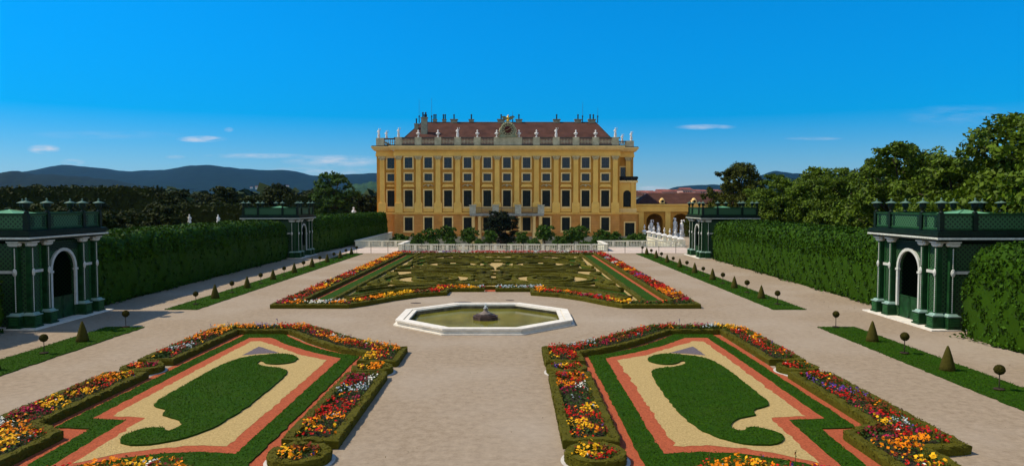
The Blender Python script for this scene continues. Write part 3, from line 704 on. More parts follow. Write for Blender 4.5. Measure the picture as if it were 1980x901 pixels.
# ------------------------------------------------------------------ tall arbour hedges
def arbour(name, label, x0a, x0b, y0, y1, width, hgt, mt, dens=55, lsize=.24, round_near=True, round_far=True, spill=True):
    """x0a/x0b: garden-side face at y0/y1; width grows away from the garden"""
    sg = 1 if x0a > 0 else -1
    mb = MB(); ny = max(8, int((y1 - y0) / .9)); prof = [(0, 0), (-.12, .25), (-.18, .6), (-.12, .78), (.05, .9), (.3, .975), (.75, 1.0), (1.3, 1.0), (width, .98), (width, 0)]
    V = np.zeros((ny + 1, len(prof), 3)); Nrm = np.zeros_like(V)
    for i in range(ny + 1):
        y = y0 + (y1 - y0) * i / ny; xf = x0a + (x0b - x0a) * i / ny
        ed = 1.0
        if round_near: ed = min(ed, math.sqrt(max(0, 1 - max(0, 1 - (y - y0) / 2.0) ** 2)) * .45 + .55)
        if round_far: ed = min(ed, math.sqrt(max(0, 1 - max(0, 1 - (y1 - y) / 2.2) ** 2)) * .35 + .65)
        wv = 1 + .018 * math.sin(y * .7) + .012 * math.sin(y * 1.9 + 1)
        for k, (a, b) in enumerate(prof):
            bulge = .10 * math.sin(y * 1.3 + b * 5) + .08 * math.sin(y * 2.7 + b * 9)
            if b == 0 and spill: bulge = -.1 * abs(math.sin(y * .9))
            V[i, k] = (xf + sg * (a - bulge * (0 if k > 6 else 1) + (1 - ed) * .6), y, b * hgt * ed * wv)
    F = []
    m_ = len(prof)
    for i in range(ny):
        for k in range(m_ - 1):
            q = (i*m_+k, i*m_+k+1, (i+1)*m_+k+1, (i+1)*m_+k); F.append(q if sg > 0 else q[::-1])
    F.append(tuple(range(m_))); F.append(tuple(ny*m_+k for k in range(m_)))
    mb.add(V.reshape(-1, 3), F, 0, True)
    A = V.reshape(ny + 1, m_, 3)
    for k in range(m_ - 2):
        e1 = A[:-1, k + 1] - A[:-1, k]; L = np.linalg.norm(e1, axis=1)
        n = int(L.mean() * (y1 - y0) * dens)
        i = rng.integers(0, ny, n); fu, fv = rng.random(n)[:, None], rng.random(n)[:, None]
        P = (A[i, k] * (1 - fu) + A[i, k+1] * fu) * (1 - fv) + (A[i+1, k] * (1 - fu) + A[i+1, k+1] * fu) * fv
        nr = np.cross(A[i, k+1] - A[i, k], A[i+1, k] - A[i, k]); nr *= -sg if True else 1
        nr /= np.linalg.norm(nr, axis=1, keepdims=True) + 1e-9
        out = nr if (nr[:, 0].mean() * sg < .01 or nr[:, 2].mean() > 0) else -nr
        if out[:, 2].mean() < -.2: out = -out
        clump = .10 * np.sin(P[:, 1] * 5.1 + P[:, 2] * 2.2) * np.sin(P[:, 2] * 4.3 + P[:, 1] * 1.1)
        P = P + out * (clump + rng.uniform(-.03, .14, n))[:, None]
        up = out + np.array([0, 0, -.25])
        mb.quads(leaf_quads(P, lsize, up, .75, .9), 0)
    for (yy_, dirn) in ((y0, -1), (y1, 1)):
        n = int(width * hgt * dens); i0 = 0 if dirn < 0 else ny
        X = x0a if dirn < 0 else x0b
        P = np.c_[X + sg * rng.uniform(0, width, n), np.full(n, yy_) + rng.uniform(-.05, .15, n) * dirn, rng.random(n) * hgt * (.62 if (round_near if dirn < 0 else round_far) else .97)]
        mb.quads(leaf_quads(P, lsize, np.tile([0, dirn, .0], (n, 1)), .75, .9), 0)
    if spill:
        n = int((y1 - y0) * 22); y = rng.uniform(y0, y1, n)
        xf = x0a + (x0b - x0a) * (y - y0) / (y1 - y0) - sg * np.abs(rng.normal(scale=.28, size=n)) * (.6 + .5 * np.sin(y * .9))
        mb.quads(leaf_quads(np.c_[xf, y, rng.uniform(.02, .22, n)], lsize * .9, np.tile([0, 0, 1.0], (n, 1)), .75, .7), 0)
    o = mb.build(name, mt); return tag(o, label, 'hedge')
arbour('ivy_hedge', 'tall leafy green arbour hedge at the right edge of the picture', 25.7, 25.4, 20, 37.6, 5.5, 4.95, IVY, 95, .20)
arbour('ivy_hedge', 'long tall rounded arbour hedge between the two right pavilions', 26.6, 26.9, 47.6, 90.2, 5.5, 4.8, IVY, 60, .24, round_near=False)
arbour('ivy_hedge', 'tall shaded arbour hedge at the far left edge of the picture', -25.9, -25.9, 18, 38.9, 5.5, 4.6, IVY, 60, .22)
arbour('ivy_hedge', 'long tall shaded arbour hedge between the two left pavilions', -26.2, -26.6, 47.8, 91.0, 5.5, 4.75, IVY, 50, .24, round_near=False)
arbour('ivy_hedge', 'tall dark hedge running from the far left pavilion to the palace', -26.0, -23.6, 98.8, 146, 4.5, 5.0, IVY, 34, .28, round_near=False, round_far=False)

# ------------------------------------------------------------------ trellis pavilions
def pavilion(label, cx, cy, sgn, group, hw=3.4, detail=True):
    """cx: x of garden face; body extends away from the garden. built with garden face towards -x (local), turned for the left side"""
    t_ = thing('trellis_pavilion', label, 'pavilion', (cx, cy, 0), 0 if sgn > 0 else PI, group)
    D = 6.8; hy = 3.35
    m = MB(); m.box(-.75, D + .3, -hy - .55, hy + .55, 0, .07); m.build('stone_step', RIM, t_)
    # walls: garden face with arch opening
    aw, zs = 1.12, 3.05
    m = MB(); x0, x1 = .12, .3
    m.box(x0, x1, -hy + .1, -aw, .07, 4.75); m.box(x0, x1, aw, hy - .1, .07, 4.75)
    n = 12; arc = [(aw * math.cos(PI * k / n), zs + aw * math.sin(PI * k / n)) for k in range(n + 1)]
    for k in range(n):
        (a, za), (b, zb) = arc[k], arc[k+1]
        for xx, rev in ((x0, False), (x1, True)):
            q = [(xx, a, za), (xx, b, zb), (xx, b, 4.75), (xx, a, 4.75)]; m.add(q, [(0, 1, 2, 3) if rev else (3, 2, 1, 0)])
        m.add([(x0, a, za), (x0, b, zb), (x1, b, zb), (x1, a, za)], [(0, 1, 2, 3)])
    m.box(x1, D - .1, -hy + .1, -hy + .25, .07, 4.75); m.box(x1, D - .1, hy - .25, hy - .1, .07, 4.75); m.box(D - .25, D - .1, -hy + .25, hy - .25, .07, 4.75)
    m.build('trellis_wall', LATT, t_)
    m = MB(); m.box(x1, D - .25, -hy + .25, hy - .25, .07, .075); m.build('floor', SOIL, t_)
    # horizontal louvre boards above arch
    m = MB()
    for k in range(5):
        z = 4.22 + .1 * k; m.box(.05, .12, -1.45, 1.45, z, z + .05)
    m.build('frieze_board', DARKG, t_)
    # white arch trim
    m = MB(); r0, r1 = aw - .02, aw + .16
    for k in range(n):
        a0, a1 = PI * k / n, PI * (k + 1) / n
        V = []
        for (r, xx) in ((r0, 0), (r1, 0), (r1, .12), (r0, .12)):
            for a in (a0, a1): V.append((xx, r * math.cos(a), zs + r * math.sin(a)))
        m.add(V, [(0, 1, 3, 2), (2, 3, 5, 4), (6, 7, 1, 0)])
    for s in (-1, 1):
        m.box(0, .118, min(s*r0, s*r1), max(s*r0, s*r1), .75, zs)
        m.box(-.03, .13, s*(aw+.07)-.16, s*(aw+.07)+.16, zs - .14, zs - .02)
    m.build('arch_trim', WHITEP, t_)
    # low gate
    m = MB()
    for s in (-1, 1):
        y0, y1 = (s * aw, s * .02) if s < 0 else (.02, aw)
        m.box(.16, .22, y0, y1, .12, 1.4); m.box(.13, .25, y0, y1, 1.33, 1.42); m.box(.13, .25, y0, y1, .1, .2)
        m.box(.13, .25, y0, y0 + .07, .1, 1.4); m.box(.13, .25, y1 - .07, y1, .1, 1.4)
    m.build('gate', [GREENP], t_)
    # columns: (x, y, facing) on garden face, corners on side faces
    cols = [(0, y, 'x') for y in (-3.1, -1.72, 1.72, 3.1)] + [(.55, -hy - .02, 'y-'), (D - .3, -hy - .02, 'y-'), (.55, hy + .02, 'y+'), (D - .3, hy + .02, 'y+')]
    for (px, py, fc) in cols:
        ct = bpy.data.objects.new('column', None); C.objects.link(ct); ct.parent = t_; ct.location = (px, py, 0)
        ct.rotation_euler = (0, 0, {'x': 0, 'y-': PI / 2, 'y+': -PI / 2}[fc])
        m = MB(); m.taper(-.10, 0, .07, .16, .36, .38, .36, .38); m.taper(-.10, 0, .16, .74, .30, .32, .30, .32)
        for k in range(5): m.box(-.425, -.4, -.24, .24, .24 + .09 * k, .28 + .09 * k, 1)
        m.build('pedestal', [GREENP, mat('light_green_paint', (.030, .120, .036), .5, .3, 4)], ct)
        m = MB(); m.taper(-.10, 0, .74, .80, .34, .36, .34, .36); m.taper(-.06, 0, .80, .90, .28, .3, .22, .24); m.build('base_moulding', mat('pale_green_paint', (.24, .36, .30), .5, .15, 4), ct)
        m = MB(); m.taper(-.02, 0, .90, 4.58, .15, .18, .13, .155); m.build('shaft', GREENP, ct)
        m = MB()
        for k in range(30):
            z = 1.0 + k * .118
            if abs(z - 3.15) < .26: continue
            m.ball(-.16, 0, z, .042, 0, 6, 4)
        m.box(-.19, -.165, -.014, .014, .95, 4.5)
        m.build('beading', WHITEP, ct)
        m = MB(); m.taper(-.08, 0, 4.80, 4.88, .26, .32, .28, .36)
        for s in (-1, 1):
            for k in range(1): m.ball(-.14, s * .27, 4.72, .125, 0, 8, 6)
        m.taper(-.08, 0, 4.60, 4.78, .15, .2, .2, .24); m.build('capital', WHITEP, ct)
        m = MB(); m.ball(-.20, 0, 3.15, .17, 0, 10, 8, .3, .8, 1.3); m.ball(-.24, 0, 3.15, .09, 0, 8, 6, .4, .8, 1.3); m.build('medallion', WHITEP, ct)
    m = MB()
    for s in (-1, 1): m.box(.0, .1, min(s*1.95, s*2.87), max(s*1.95, s*2.87), 3.08, 3.24)
    for yf in (-hy, hy):
        m.box(.8, 1.7, yf - .02, yf + .02, 3.08, 3.24)
    m.build('cross_bar', WHITEP, t_)
    m = MB()
    for s in (-1, 1): m.box(-.02, .12, min(s*1.95, s*2.87), max(s*1.95, s*2.87), .07, .72); m.box(-.05, .12, min(s*1.95, s*2.87), max(s*1.95, s*2.87), .72, .79)
    for s in (-1, 1):
        for k in range(5): m.box(-.045, -.02, min(s*2.05, s*2.77), max(s*2.05, s*2.77), .16 + .1 * k, .20 + .1 * k)
    m.build('dado_panel', GREENP, t_)
    LG = mat('light_green_paint', (.030, .120, .036), .5, .3, 4)
    for s in (-1, 1):
        for (z0, z1) in ((.85, 3.05), (3.28, 4.62)):
            m = MB(); ya_, yb_ = min(s*2.03, s*2.79), max(s*2.03, s*2.79)
            m.box(.06, .119, ya_, ya_ + .05, z0, z1); m.box(.06, .119, yb_ - .05, yb_, z0, z1); m.box(.06, .119, ya_ + .05, yb_ - .05, z0, z0 + .05); m.box(.06, .119, ya_ + .05, yb_ - .05, z1 - .05, z1)
            m.build('panel_frame', LG, t_)
    for (a_, b_) in ((-3.3, -1.85), (-1.6, 1.6), (1.85, 3.3)):
        m = MB()
        for ye in (a_ + .12, b_ - .38):
            for k in range(6): m.box(-.20, -.165, ye, ye + .26, 5.68 + .1 * k, 5.73 + .1 * k)
        m.build('parapet_louvre', DARKG, t_)
    # entablature
    m = MB(); m.box(-.32, D + .02, -hy - .32, hy + .32, 4.88, 5.0); m.box(-.45, D + .12, -hy - .45, hy + .45, 5.115, 5.2); m.box(-.55, D + .25, -hy - .55, hy + .55, 5.2, 5.32); m.box(-.48, D + .18, -hy - .48, hy + .48, 5.32, 5.44)
    m.build('cornice', DARKG, t_)
    m = MB(); m.box(-.53, D + .22, -hy - .53, hy + .53, 5.005, 5.115)
    for k in range(44):
        y = -hy - .36 + k * (2 * hy + .72) / 43; m.ball(-.54, y, 5.06, .055, 0, 5, 4)
    for k in range(46):
        x = -.3 + k * (D + .3) / 45
        for s in (-1, 1): m.ball(x, s * (hy + .54), 5.06, .04, 0, 5, 4)
    m.build('frieze', mat('frieze_paint', (.58, .60, .53), .5, .15, 4), t_)
    # parapet
    m = MB(); xa, xb, ya, yb = -.2, D - .1, -hy - .2, hy + .2
    m.box(xa, xb, ya, yb, 5.44, 5.50); m.build('roof_deck', DARKG, t_)
    m = MB()
    for z0, z1, o_ in ((6.34, 6.44, .05), (5.50, 5.60, .03)):
        m.box(xa - o_, xa + .12, ya - o_, yb + o_, z0, z1); m.box(xb - .12, xb + o_, ya - o_, yb + o_, z0, z1)
        m.box(xa + .12, xb - .12, ya - o_, ya + .12, z0, z1); m.box(xa + .12, xb - .12, yb - .12, yb + o_, z0, z1)
    m.build('parapet_rail', GREENP, t_)
    m = MB(); m.box(xa + .03, xa + .07, ya + .05, yb - .05, 5.6, 6.34); m.box(xb - .07, xb - .03, ya + .05, yb - .05, 5.6, 6.34); m.box(xa + .07, xb - .07, ya + .03, ya + .07, 5.6, 6.34); m.box(xa + .07, xb - .07, yb - .07, yb - .03, 5.6, 6.34)
    m.build('parapet_panel', PLATT, t_)
    m = MB(); o_ = .1
    rx0, rx1, ry0, ry1 = xa + .5, xb - .5, ya + .5, yb - .5; mx_, my_ = (rx0 + rx1) / 2, 0
    V = [(rx0, ry0, 5.5), (rx1, ry0, 5.5), (rx1, ry1, 5.5), (rx0, ry1, 5.5), (rx0 + .9, ry0 + .9, 6.1), (rx1 - .9, ry0 + .9, 6.1), (rx1 - .9, ry1 - .9, 6.1), (rx0 + .9, ry1 - .9, 6.1), (mx_, 0, 6.6)]
    m.add(V, [(0,1,5,4),(1,2,6,5),(2,3,7,6),(3,0,4,7),(4,5,8),(5,6,8),(6,7,8),(7,4,8)])
    for k in range(4):
        a, b = V[k], V[4+k]; m.tube([a, b, V[8]], .035, 4)
    for k in range(9):
        f = (k + 1) / 10; y = ry0 + (ry1 - ry0) * f; x = rx0 + (rx1 - rx0) * f
        m.tube([(rx0, y, 5.51), (rx0 + .9, y * .72, 6.11)], .02, 4); m.tube([(x, ry0, 5.51), (mx_ + (x - mx_) * .72, ry0 + .9, 6.11)], .02, 4); m.tube([(x, ry1, 5.51), (mx_ + (x - mx_) * .72, ry1 - .9, 6.11)], .02, 4)
    m.build('roof', COPPER, t_)
    xs = [xa + .05, xa + 1.9, xb - 1.9, xb - .05]; ys = [ya + .05, -1.72, 1.72, yb - .05]
    pos = [(xs[0], y) for y in ys] + [(xs[3], y) for y in ys] + [(x, ys[0]) for x in xs[1:3]] + [(x, ys[3]) for x in xs[1:3]]
    m = MB(); m.box(-.13, .13, -.13, .13, 5.5, 6.44)
    post_me = None; lan_me = None
    for (x, y) in pos:
        if post_me is None:
            po = m.build('parapet_post', DARKG, t_, (x, y, 0)); post_me = po.data
            l = MB(); l.lathe(0, 0, [(.13, 6.44), (.13, 6.50), (.06, 6.56), (.08, 6.62), (.17, 6.72), (.19, 6.92), (.15, 6.98)], 10)
            lo = l.build('urn', DARKG, t_, (x, y, 0)); lan_me = lo.data
            l = MB(); l.lathe(0, 0, [(.16, 6.975), (.34, 7.0), (.33, 7.03), (.14, 7.10), (.05, 7.14), (.04, 7.2), (.06, 7.24), (.01, 7.3)], 12)
            uc = l.build('urn_cap', mat('pale_copper', (.10, .17, .13), .5, .2, 5), lo); cap_me = uc.data
        else:
            for nme, me in (('parapet_post', post_me), ('urn', lan_me)):
                q = bpy.data.objects.new(nme, me); C.objects.link(q); q.parent = t_; q.location = (x, y, 0)
            c_ = bpy.data.objects.new('urn_cap', cap_me); C.objects.link(c_); c_.parent = q
    return t_
GP = 'green trellis pavilions'
pavilion('large green trellis pavilion with white arch and sunlit columns at the right edge', 25.45, 43.1, 1, GP)
pavilion('dark shaded green trellis pavilion with arch at the left edge', -25.25, 43.4, -1, GP)
pavilion('small distant green pavilion at the far end of the right arbour hedge', 26.0, 94.6, 1, GP)
pavilion('small distant shaded pavilion with green copper roof at the far end of the left hedge', -25.6, 94.9, -1, GP)

# ------------------------------------------------------------------ terrace balustrades
def balustrade(name, label, p0, p1, mt=None, H=1.05, z0=0., bay=2.2, nb=7, cat='balustrade', w=.26, parts=True):
    p0, p1 = Vector((*p0, 0)), Vector((*p1, 0)); L = (p1 - p0).length; an = math.atan2(p1.y - p0.y, p1.x - p0.x)
    t_ = thing(name, label, cat, (p0.x, p0.y, z0), an); mt = mt or MINT
    m = MB(); m.box(0, L, -w*.55, w*.55, 0, .16 * H); m.build('plinth', mt, t_)
    m = MB(); m.box(-.03, L + .03, -w*.62, w*.62, .85 * H, H); m.build('coping', mt, t_)
    k = max(1, round(L / bay)); b = L / k; pm = None
    for i in range(k + 1):
        if pm is None:
            q = MB(); q.box(-.22, .22, -w*.5, w*.5, .16 * H, .85 * H); o = q.build('pier', mt, t_); pm = o.data
        else: o = bpy.data.objects.new('pier', pm); C.objects.link(o); o.parent = t_
        o.location = (min(max(i * b, .22), L - .22), 0, 0)
    prof = [(.05, .16), (.05, .22), (.035, .26), (.075, .42), (.05, .6), (.035, .72), (.055, .78), (.055, .85)]
    bm = None; cnt = 0
    for i in range(k):
        for j in range(nb):
            x = i * b + .3 + (b - .6) * (j + .5) / nb
            if cnt >= 95: continue
            if bm is None:
                q = MB(); q.lathe(0, 0, [(r * 1.25, z * H) for r, z in prof], 7); o = q.build('baluster', mt, t_); bm = o.data
            else: o = bpy.data.objects.new('baluster', bm); C.objects.link(o); o.parent = t_
            o.location = (x, 0, 0); cnt += 1
    return t_
balustrade('stone_balustrade', 'pale stone balustrade across the middle, in front of the orange trees', (SX0, 105), (SX1, 105), bay=2.33)
balustrade('stone_balustrade', 'pale stone balustrade set back at the left of the terrace', (SXL, 115), (SX0, 115))
balustrade('stone_balustrade', 'pale stone balustrade set back at the right, behind the fence and below the busts', (SX1, 115), (SXR, 115))
def para(name, label, x, y0, y1, z1=1.05, z0=-1.8, w=.5):
    t_ = thing(name, label, 'wall', (x, y0, 0)); m = MB(); m.box(-w*.35, w*.35, 0, y1 - y0, z0, z1 - .14); m.build('wall', MINT, t_)
    m = MB(); m.box(-w*.6, w*.6, -.1, y1 - y0, z1 - .14, z1); m.build('coping', RIM, t_); return t_
para('parapet_wall', 'long pale parapet wall sloping away to the palace on the left', SXL, 115.3, 149)
para('parapet_wall', 'short pale parapet wall joining the left and middle balustrades', SX0, 105.3, 114.7)
para('parapet_wall', 'short bright-topped parapet wall joining the middle and right balustrades', SX1, 105.3, 114.7)
para('parapet_wall', 'low pale wall under the row of marble busts on the right', SXR, 115.3, 152, .25)
m = MB()
m.box(SX0, SX1, 105.05, 105.3, -1.8, 0); m.box(SXL, SX0, 115.05, 115.3, -1.8, 0); m.box(SX1, SXR, 115.05, 115.3, -1.8, 0)
o = m.build('retaining_wall', MINT); tag(o, 'pale retaining wall of the sunken garden below the balustrades', 'wall')
def cable_fence(label, x0, x1, y, n):
    t_ = thing('cable_fence', label, 'fence', (x0, y, 0)); b = (x1 - x0) / n; pm = None
    for i in range(n + 1):
        if pm is None: q = MB(); q.lathe(0, 0, [(.035, 0), (.035, 1.45), (.05, 1.47), (.05, 1.5)], 7); o = q.build('post', IRON, t_); pm = o.data
        else: o = bpy.data.objects.new('post', pm); C.objects.link(o); o.parent = t_
        o.location = (i * b, 0, 0)
    for z in (1.25, .8, .4):
        m = MB()
        for i in range(n): m.tube([(i*b + b*f, 0, z - .10 * 4 * f * (1 - f)) for f in (0, .25, .5, .75, 1)], .009, 4)
        m.build('cable', mat('grey_cable', (.2, .2, .2), .6, .1, 5), t_)
cable_fence('thin post and cable fence across the far end of the garden', -20.4, 27.1, 101.0, 20)

# ------------------------------------------------------------------ statues
def statue_parts(t_, kind, mt, h=2.0):
    m = MB(); s = h / 2.0
    if kind == 'figure':
        m.lathe(0, 0, [(.26*s, 0), (.26*s, .12*s), (.22*s, .15*s), (.30*s, .35*s), (.24*s, .75*s), (.17*s, 1.1*s), (.24*s, 1.42*s), (.22*s, 1.55*s), (.07*s, 1.63*s), (.07*s, 1.68*s)], 10, 0, 1, .8)
        m.ball(.02, 0, 1.80*s, .135*s, 0, 9, 7, .9, .9, 1.15)
        m.tube([(-.22*s, 0, 1.5*s), (-.34*s, -.1*s, 1.2*s), (-.16*s, -.22*s, 1.05*s)], [.075*s, .06*s, .045*s], 7)
        m.tube([(.22*s, 0, 1.5*s), (.40*s, 0, 1.72*s), (.34*s, -.05*s, 2.02*s)], [.075*s, .06*s, .04*s], 7)
        m.tube([(-.2*s, -.12*s, 1.3*s), (.05, -.24*s, .9*s), (.22*s, -.12*s, .3*s)], [.05*s, .08*s, .07*s], 6)
    elif kind == 'bust':
        m.lathe(0, 0, [(.2*s, 0), (.2*s, .1*s), (.09*s, .18*s), (.10*s, .4*s), (.32*s, .62*s), (.40*s, .9*s), (.34*s, 1.08*s), (.10*s, 1.2*s), (.09*s, 1.28*s)], 10, 0, 1, .65)
        m.ball(0, -.02, 1.46*s, .2*s, 0, 9, 7, .9, .95, 1.15)
    else:   # trophy / vase
        m.lathe(0, 0, [(.26*s, 0), (.26*s, .12*s), (.1*s, .25*s), (.12*s, .42*s), (.30*s, .62*s), (.46*s, .95*s), (.42*s, 1.04*s), (.16*s, 1.14*s), (.12*s, 1.3*s), (.20*s, 1.42*s), (.18*s, 1.6*s), (.03*s, 1.74*s)], 12)
        for q in (-1, 1): m.tube([(q*.3*s, 0, .62*s), (q*.55*s, 0, .85*s), (q*.42*s, 0, 1.05*s)], .04*s, 6)
    m.build('figure' if kind != 'vase' else 'vase', mt, t_)
    return t_

# ------------------------------------------------------------------ palace
PX, PY, PZ = .70, 150.0, -1.9
MW = 23.35            # half width of main front
pal = thing('palace', 'wide yellow baroque palace with pilasters, dark windows and red tiled hipped roof', 'palace', (PX, PY, 0))
WL, WR = -27.3, 26.9    # outer ends (local x)
SB = 1.6; SBR = 4.2      # setbacks of the side bays
# walls
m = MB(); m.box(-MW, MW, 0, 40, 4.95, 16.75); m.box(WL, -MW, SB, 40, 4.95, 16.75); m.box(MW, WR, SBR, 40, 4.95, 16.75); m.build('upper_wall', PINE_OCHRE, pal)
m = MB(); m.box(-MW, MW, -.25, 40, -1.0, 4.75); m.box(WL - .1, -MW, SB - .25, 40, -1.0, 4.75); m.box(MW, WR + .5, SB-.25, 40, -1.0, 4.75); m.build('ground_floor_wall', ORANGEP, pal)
m = MB(); m.box(-MW - .05, MW + .05, -.38, 39, PZ, .1); m.box(WL - .2, -MW - .05, SB - .4, 39, PZ, .1); m.box(MW + .05, WR + .6, SB-.4, 39, PZ, .1); m.build('plinth', PLINTH, pal)
# rustication lines on ground floor
m = MB()
for z in np.arange(.55, 4.6, .52): m.box(-MW - .01, MW + .01, -.262, -.24, z, z + .035)
m.build('joint_lines', mat('joint_shade', (.45, .18, .05), .9, .1, 2), pal)
def bandset(z0, z1, out, m):
    m.box(-MW - out, MW + out, -out, .3, z0, z1); m.box(WL - out, -MW - out, SB - out, SB + .4, z0, z1); m.box(MW + out, WR + out, SBR - out, SBR + .4, z0, z1)
    m.box(WL - out, WL + .1, SB + .4, 40, z0, z1); m.box(WR - .1, WR + out, SBR + .4, 40, z0, z1)
m = MB(); m.box(-MW - .35, MW + .35, -.42, .3, 4.75, 5.05); m.box(WL - .35, -MW - .35, SB - .42, SB + .3, 4.75, 5.05); m.box(MW + .35, WR + .7, SB - .42, SB + 2.9, 4.75, 5.05); m.build('string_course', YELLOW, pal)
m = MB(); bandset(16.75, 17.35, .18, m); bandset(17.35, 17.95, .10, m); m.build('frieze', YELLOW, pal)
m = MB(); bandset(17.95, 18.2, .55, m)
for k in range(118):
    x = -MW - .4 + k * (2 * MW + .8) / 117; m.box(x, x + .2, -.8, -.5, 18.0, 18.2)
bandset(18.2, 18.5, .8, m); bandset(18.5, 18.8, 1.0, m)
m.build('cornice', CREAM, pal)
m = MB(); bandset(18.8, 18.95, .88, m); m.build('cornice_lead', mat('lead_sheet', (.05, .055, .05), .6, .2, 2), pal)
# pilasters
def pil_mesh():
    pass
bays = [(k - 5) * 4.077 for k in range(11)]
pils = [(k - 5.5) * 4.077 for k in range(12)]
pil = None
def add_pil(x, y, z0=5.05):
    global pil
    if pil is None:
        ct = bpy.data.objects.new('pilaster', None); C.objects.link(ct); ct.parent = pal
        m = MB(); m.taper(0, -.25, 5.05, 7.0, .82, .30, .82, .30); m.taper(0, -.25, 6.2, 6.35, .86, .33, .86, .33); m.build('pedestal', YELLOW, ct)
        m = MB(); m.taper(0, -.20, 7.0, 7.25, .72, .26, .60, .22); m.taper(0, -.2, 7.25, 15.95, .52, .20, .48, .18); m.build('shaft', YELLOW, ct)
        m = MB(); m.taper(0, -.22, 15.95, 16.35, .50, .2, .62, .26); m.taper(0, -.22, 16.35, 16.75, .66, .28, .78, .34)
        for s in (-1, 1): m.ball(s * .6, -.42, 16.45, .2, 0, 8, 6)
        m.ball(0, -.45, 16.2, .17, 0, 8, 6); m.build('capital', mat('capital_stone', (.48, .38, .20), .8, .2, 3), ct)
        pil = ct
    else:
        ct = pil.copy(); C.objects.link(ct); ct.parent = pal
        for ch in list(pil.children): c = ch.copy(); C.objects.link(c); c.parent = ct
    ct.location = (x, y, 0)
for x in pils: add_pil(x, 0)
add_pil(WL + 1.2, SB); add_pil(WR - 1.15, SBR)
# windows
def window(x, y, z0, z1, w, kind):
    key = (kind, round(z0, 2), w)
    if key not in WIN:
        fo = bpy.data.objects.new('window', None); C.objects.link(fo); fo.parent = pal; h = w / 2
        m = MB(); t_ = .26
        m.box(-h - t_, -h, -.12, .02, z0 - t_, z1 + t_); m.box(h, h + t_, -.12, .02, z0 - t_, z1 + t_); m.box(-h, h, -.12, .02, z1, z1 + t_); m.box(-h, h, -.12, .02, z0 - t_, z0)
        if kind == 'low' or kind == 'tall': m.box(-h - t_ - .1, h + t_ + .1, -.2, .02, z0 - t_ - .12, z0 - t_)
        m.build('frame', CREAM, fo)
        m = MB(); m.box(-h, h, -.035, .02, z0, z1); m.build('pane', SHUT if kind in ('tall', 'low') else GLASS, fo)
        m = MB()
        if kind in ('sq', 'attic'):
            m.box(-.035, .035, -.06, -.035, z0, z1); n = 3 if kind == 'sq' else 2
            for i in range(1, n): z = z0 + (z1 - z0) * i / n; m.box(-h, h, -.058, -.035, z - .03, z + .03)
        else:
            m.box(-.03, .03, -.06, -.035, z0, z1)
            for i in range(1, 4): z = z0 + (z1 - z0) * i / 4; m.box(-h, h, -.055, -.035, z - .015, z + .015)
        m.build('glazing_bars', mat('grey_bars', (.075, .085, .10), .6, .1, 3) if kind in ('sq', 'attic') else mat('dark_bars', (.03, .035, .03), .6, .1, 3), fo)
        WIN[key] = fo
    else:
        s = WIN[key]; fo = s.copy(); C.objects.link(fo); fo.parent = pal
        for ch in list(s.children): c = ch.copy(); C.objects.link(c); c.parent = fo
    fo.location = (x, y, 0); return fo
WIN = {}
gw = [x for i, x in enumerate(bays)]
for i, x in enumerate(bays):
    window(x, 0, 14.25, 16.45, 1.6, 'sq'); window(x, 0, 11.6, 13.1, 1.6, 'attic'); window(x, 0, 6.3, 9.65, 1.65, 'tall'); window(x, -.25, 1.3, 4.05, 1.65, 'low')
xl = -24.25
window(xl, SB, 14.25, 16.45, 1.6, 'sq'); window(xl, SB, 11.6, 13.1, 1.6, 'attic'); window(xl, SB, 6.3, 9.65, 1.65, 'tall')
window(MW + 1.55, SBR, 12.2, 14.6, 1.5, 'sq'); window(MW + 2.4, SB - .25, -.4, 2.9, 2.0, 'low')
# window hoods + aprons
m = MB(); m2 = MB(); m3 = MB()
for i, x in enumerate(bays):
    if i % 2 == 0:
        m.taper(x, -.2, 10.45, 10.9, 1.2, .22, .95, .12); m.taper(x, -.22, 10.35, 10.45, 1.25, .26, 1.25, .26)
    else:
        for s in (-1, 1): m3.tube([(x + s*.15, -.15, 10.75), (x + s*.6, -.15, 10.8), (x + s*1.1, -.15, 10.45)], .1, 5)
        m3.ball(x, -.2, 10.65, .28, 0, 8, 6)
    q_ = MB(); q_.box(x - 1.1, x + 1.1, -.14, 0, 5.2, 5.95); q_.build('apron_panel', YELLOW, pal)
m.taper(xl, SB - .2, 10.45, 10.8, .95, .2, .85, .12)
m2.box(xl - .95, xl + .85, SB - .14, SB, 5.2, 5.95)
m.build('window_hood', YELLOW, pal); m2.build('apron_panel', YELLOW, pal); m3.build('window_ornament', MATS['capital_stone'], pal)
# right bay with arched window and balcony
rb = bpy.data.objects.new('corner_bay', None); C.objects.link(rb); rb.parent = pal; rb.location = (MW + .05, SB, 0)
m = MB(); m.box(.1, WR - MW + .2, .3, SBR - SB, 5.05, 11.3); m.build('wall', YELLOW, rb)
m = MB(); m.box(-.1, WR - MW + .5, -.05, SBR - SB, 11.3, 11.75); m.build('cornice', CREAM, rb); m = MB(); m.box(0, WR - MW + .3, .12, SBR - SB, 5.05, 5.9); m.build('base', CREAM, rb)
m = MB(); poly = [(1.05, 6.2), (2.65, 6.2), (2.65, 8.9)] + [(1.85 + .8 * math.cos(PI*k/10), 8.9 + .8 * math.sin(PI*k/10)) for k in range(1, 10)] + [(1.05, 8.9)]
V = [(x, .27, z) for x, z in poly] + [(x, .3, z) for x, z in poly]; n = len(poly)
m.add(V, [tuple(range(n))] + [(i, (i+1) % n, n+(i+1) % n, n+i) for i in range(n)]); m.build('arched_window', SHUT, rb)
m = MB(); m.taper(2.95, .2, 5.9, 11.3, .3, .14, .3, .14); m.build('corner_pilaster', YELLOW, rb)
m = MB()
for k in range(9): m.ball(.3 + k * .45, .2, 12.0 + .35 * math.sin(k * 1.7), .28, 0, 8, 6)
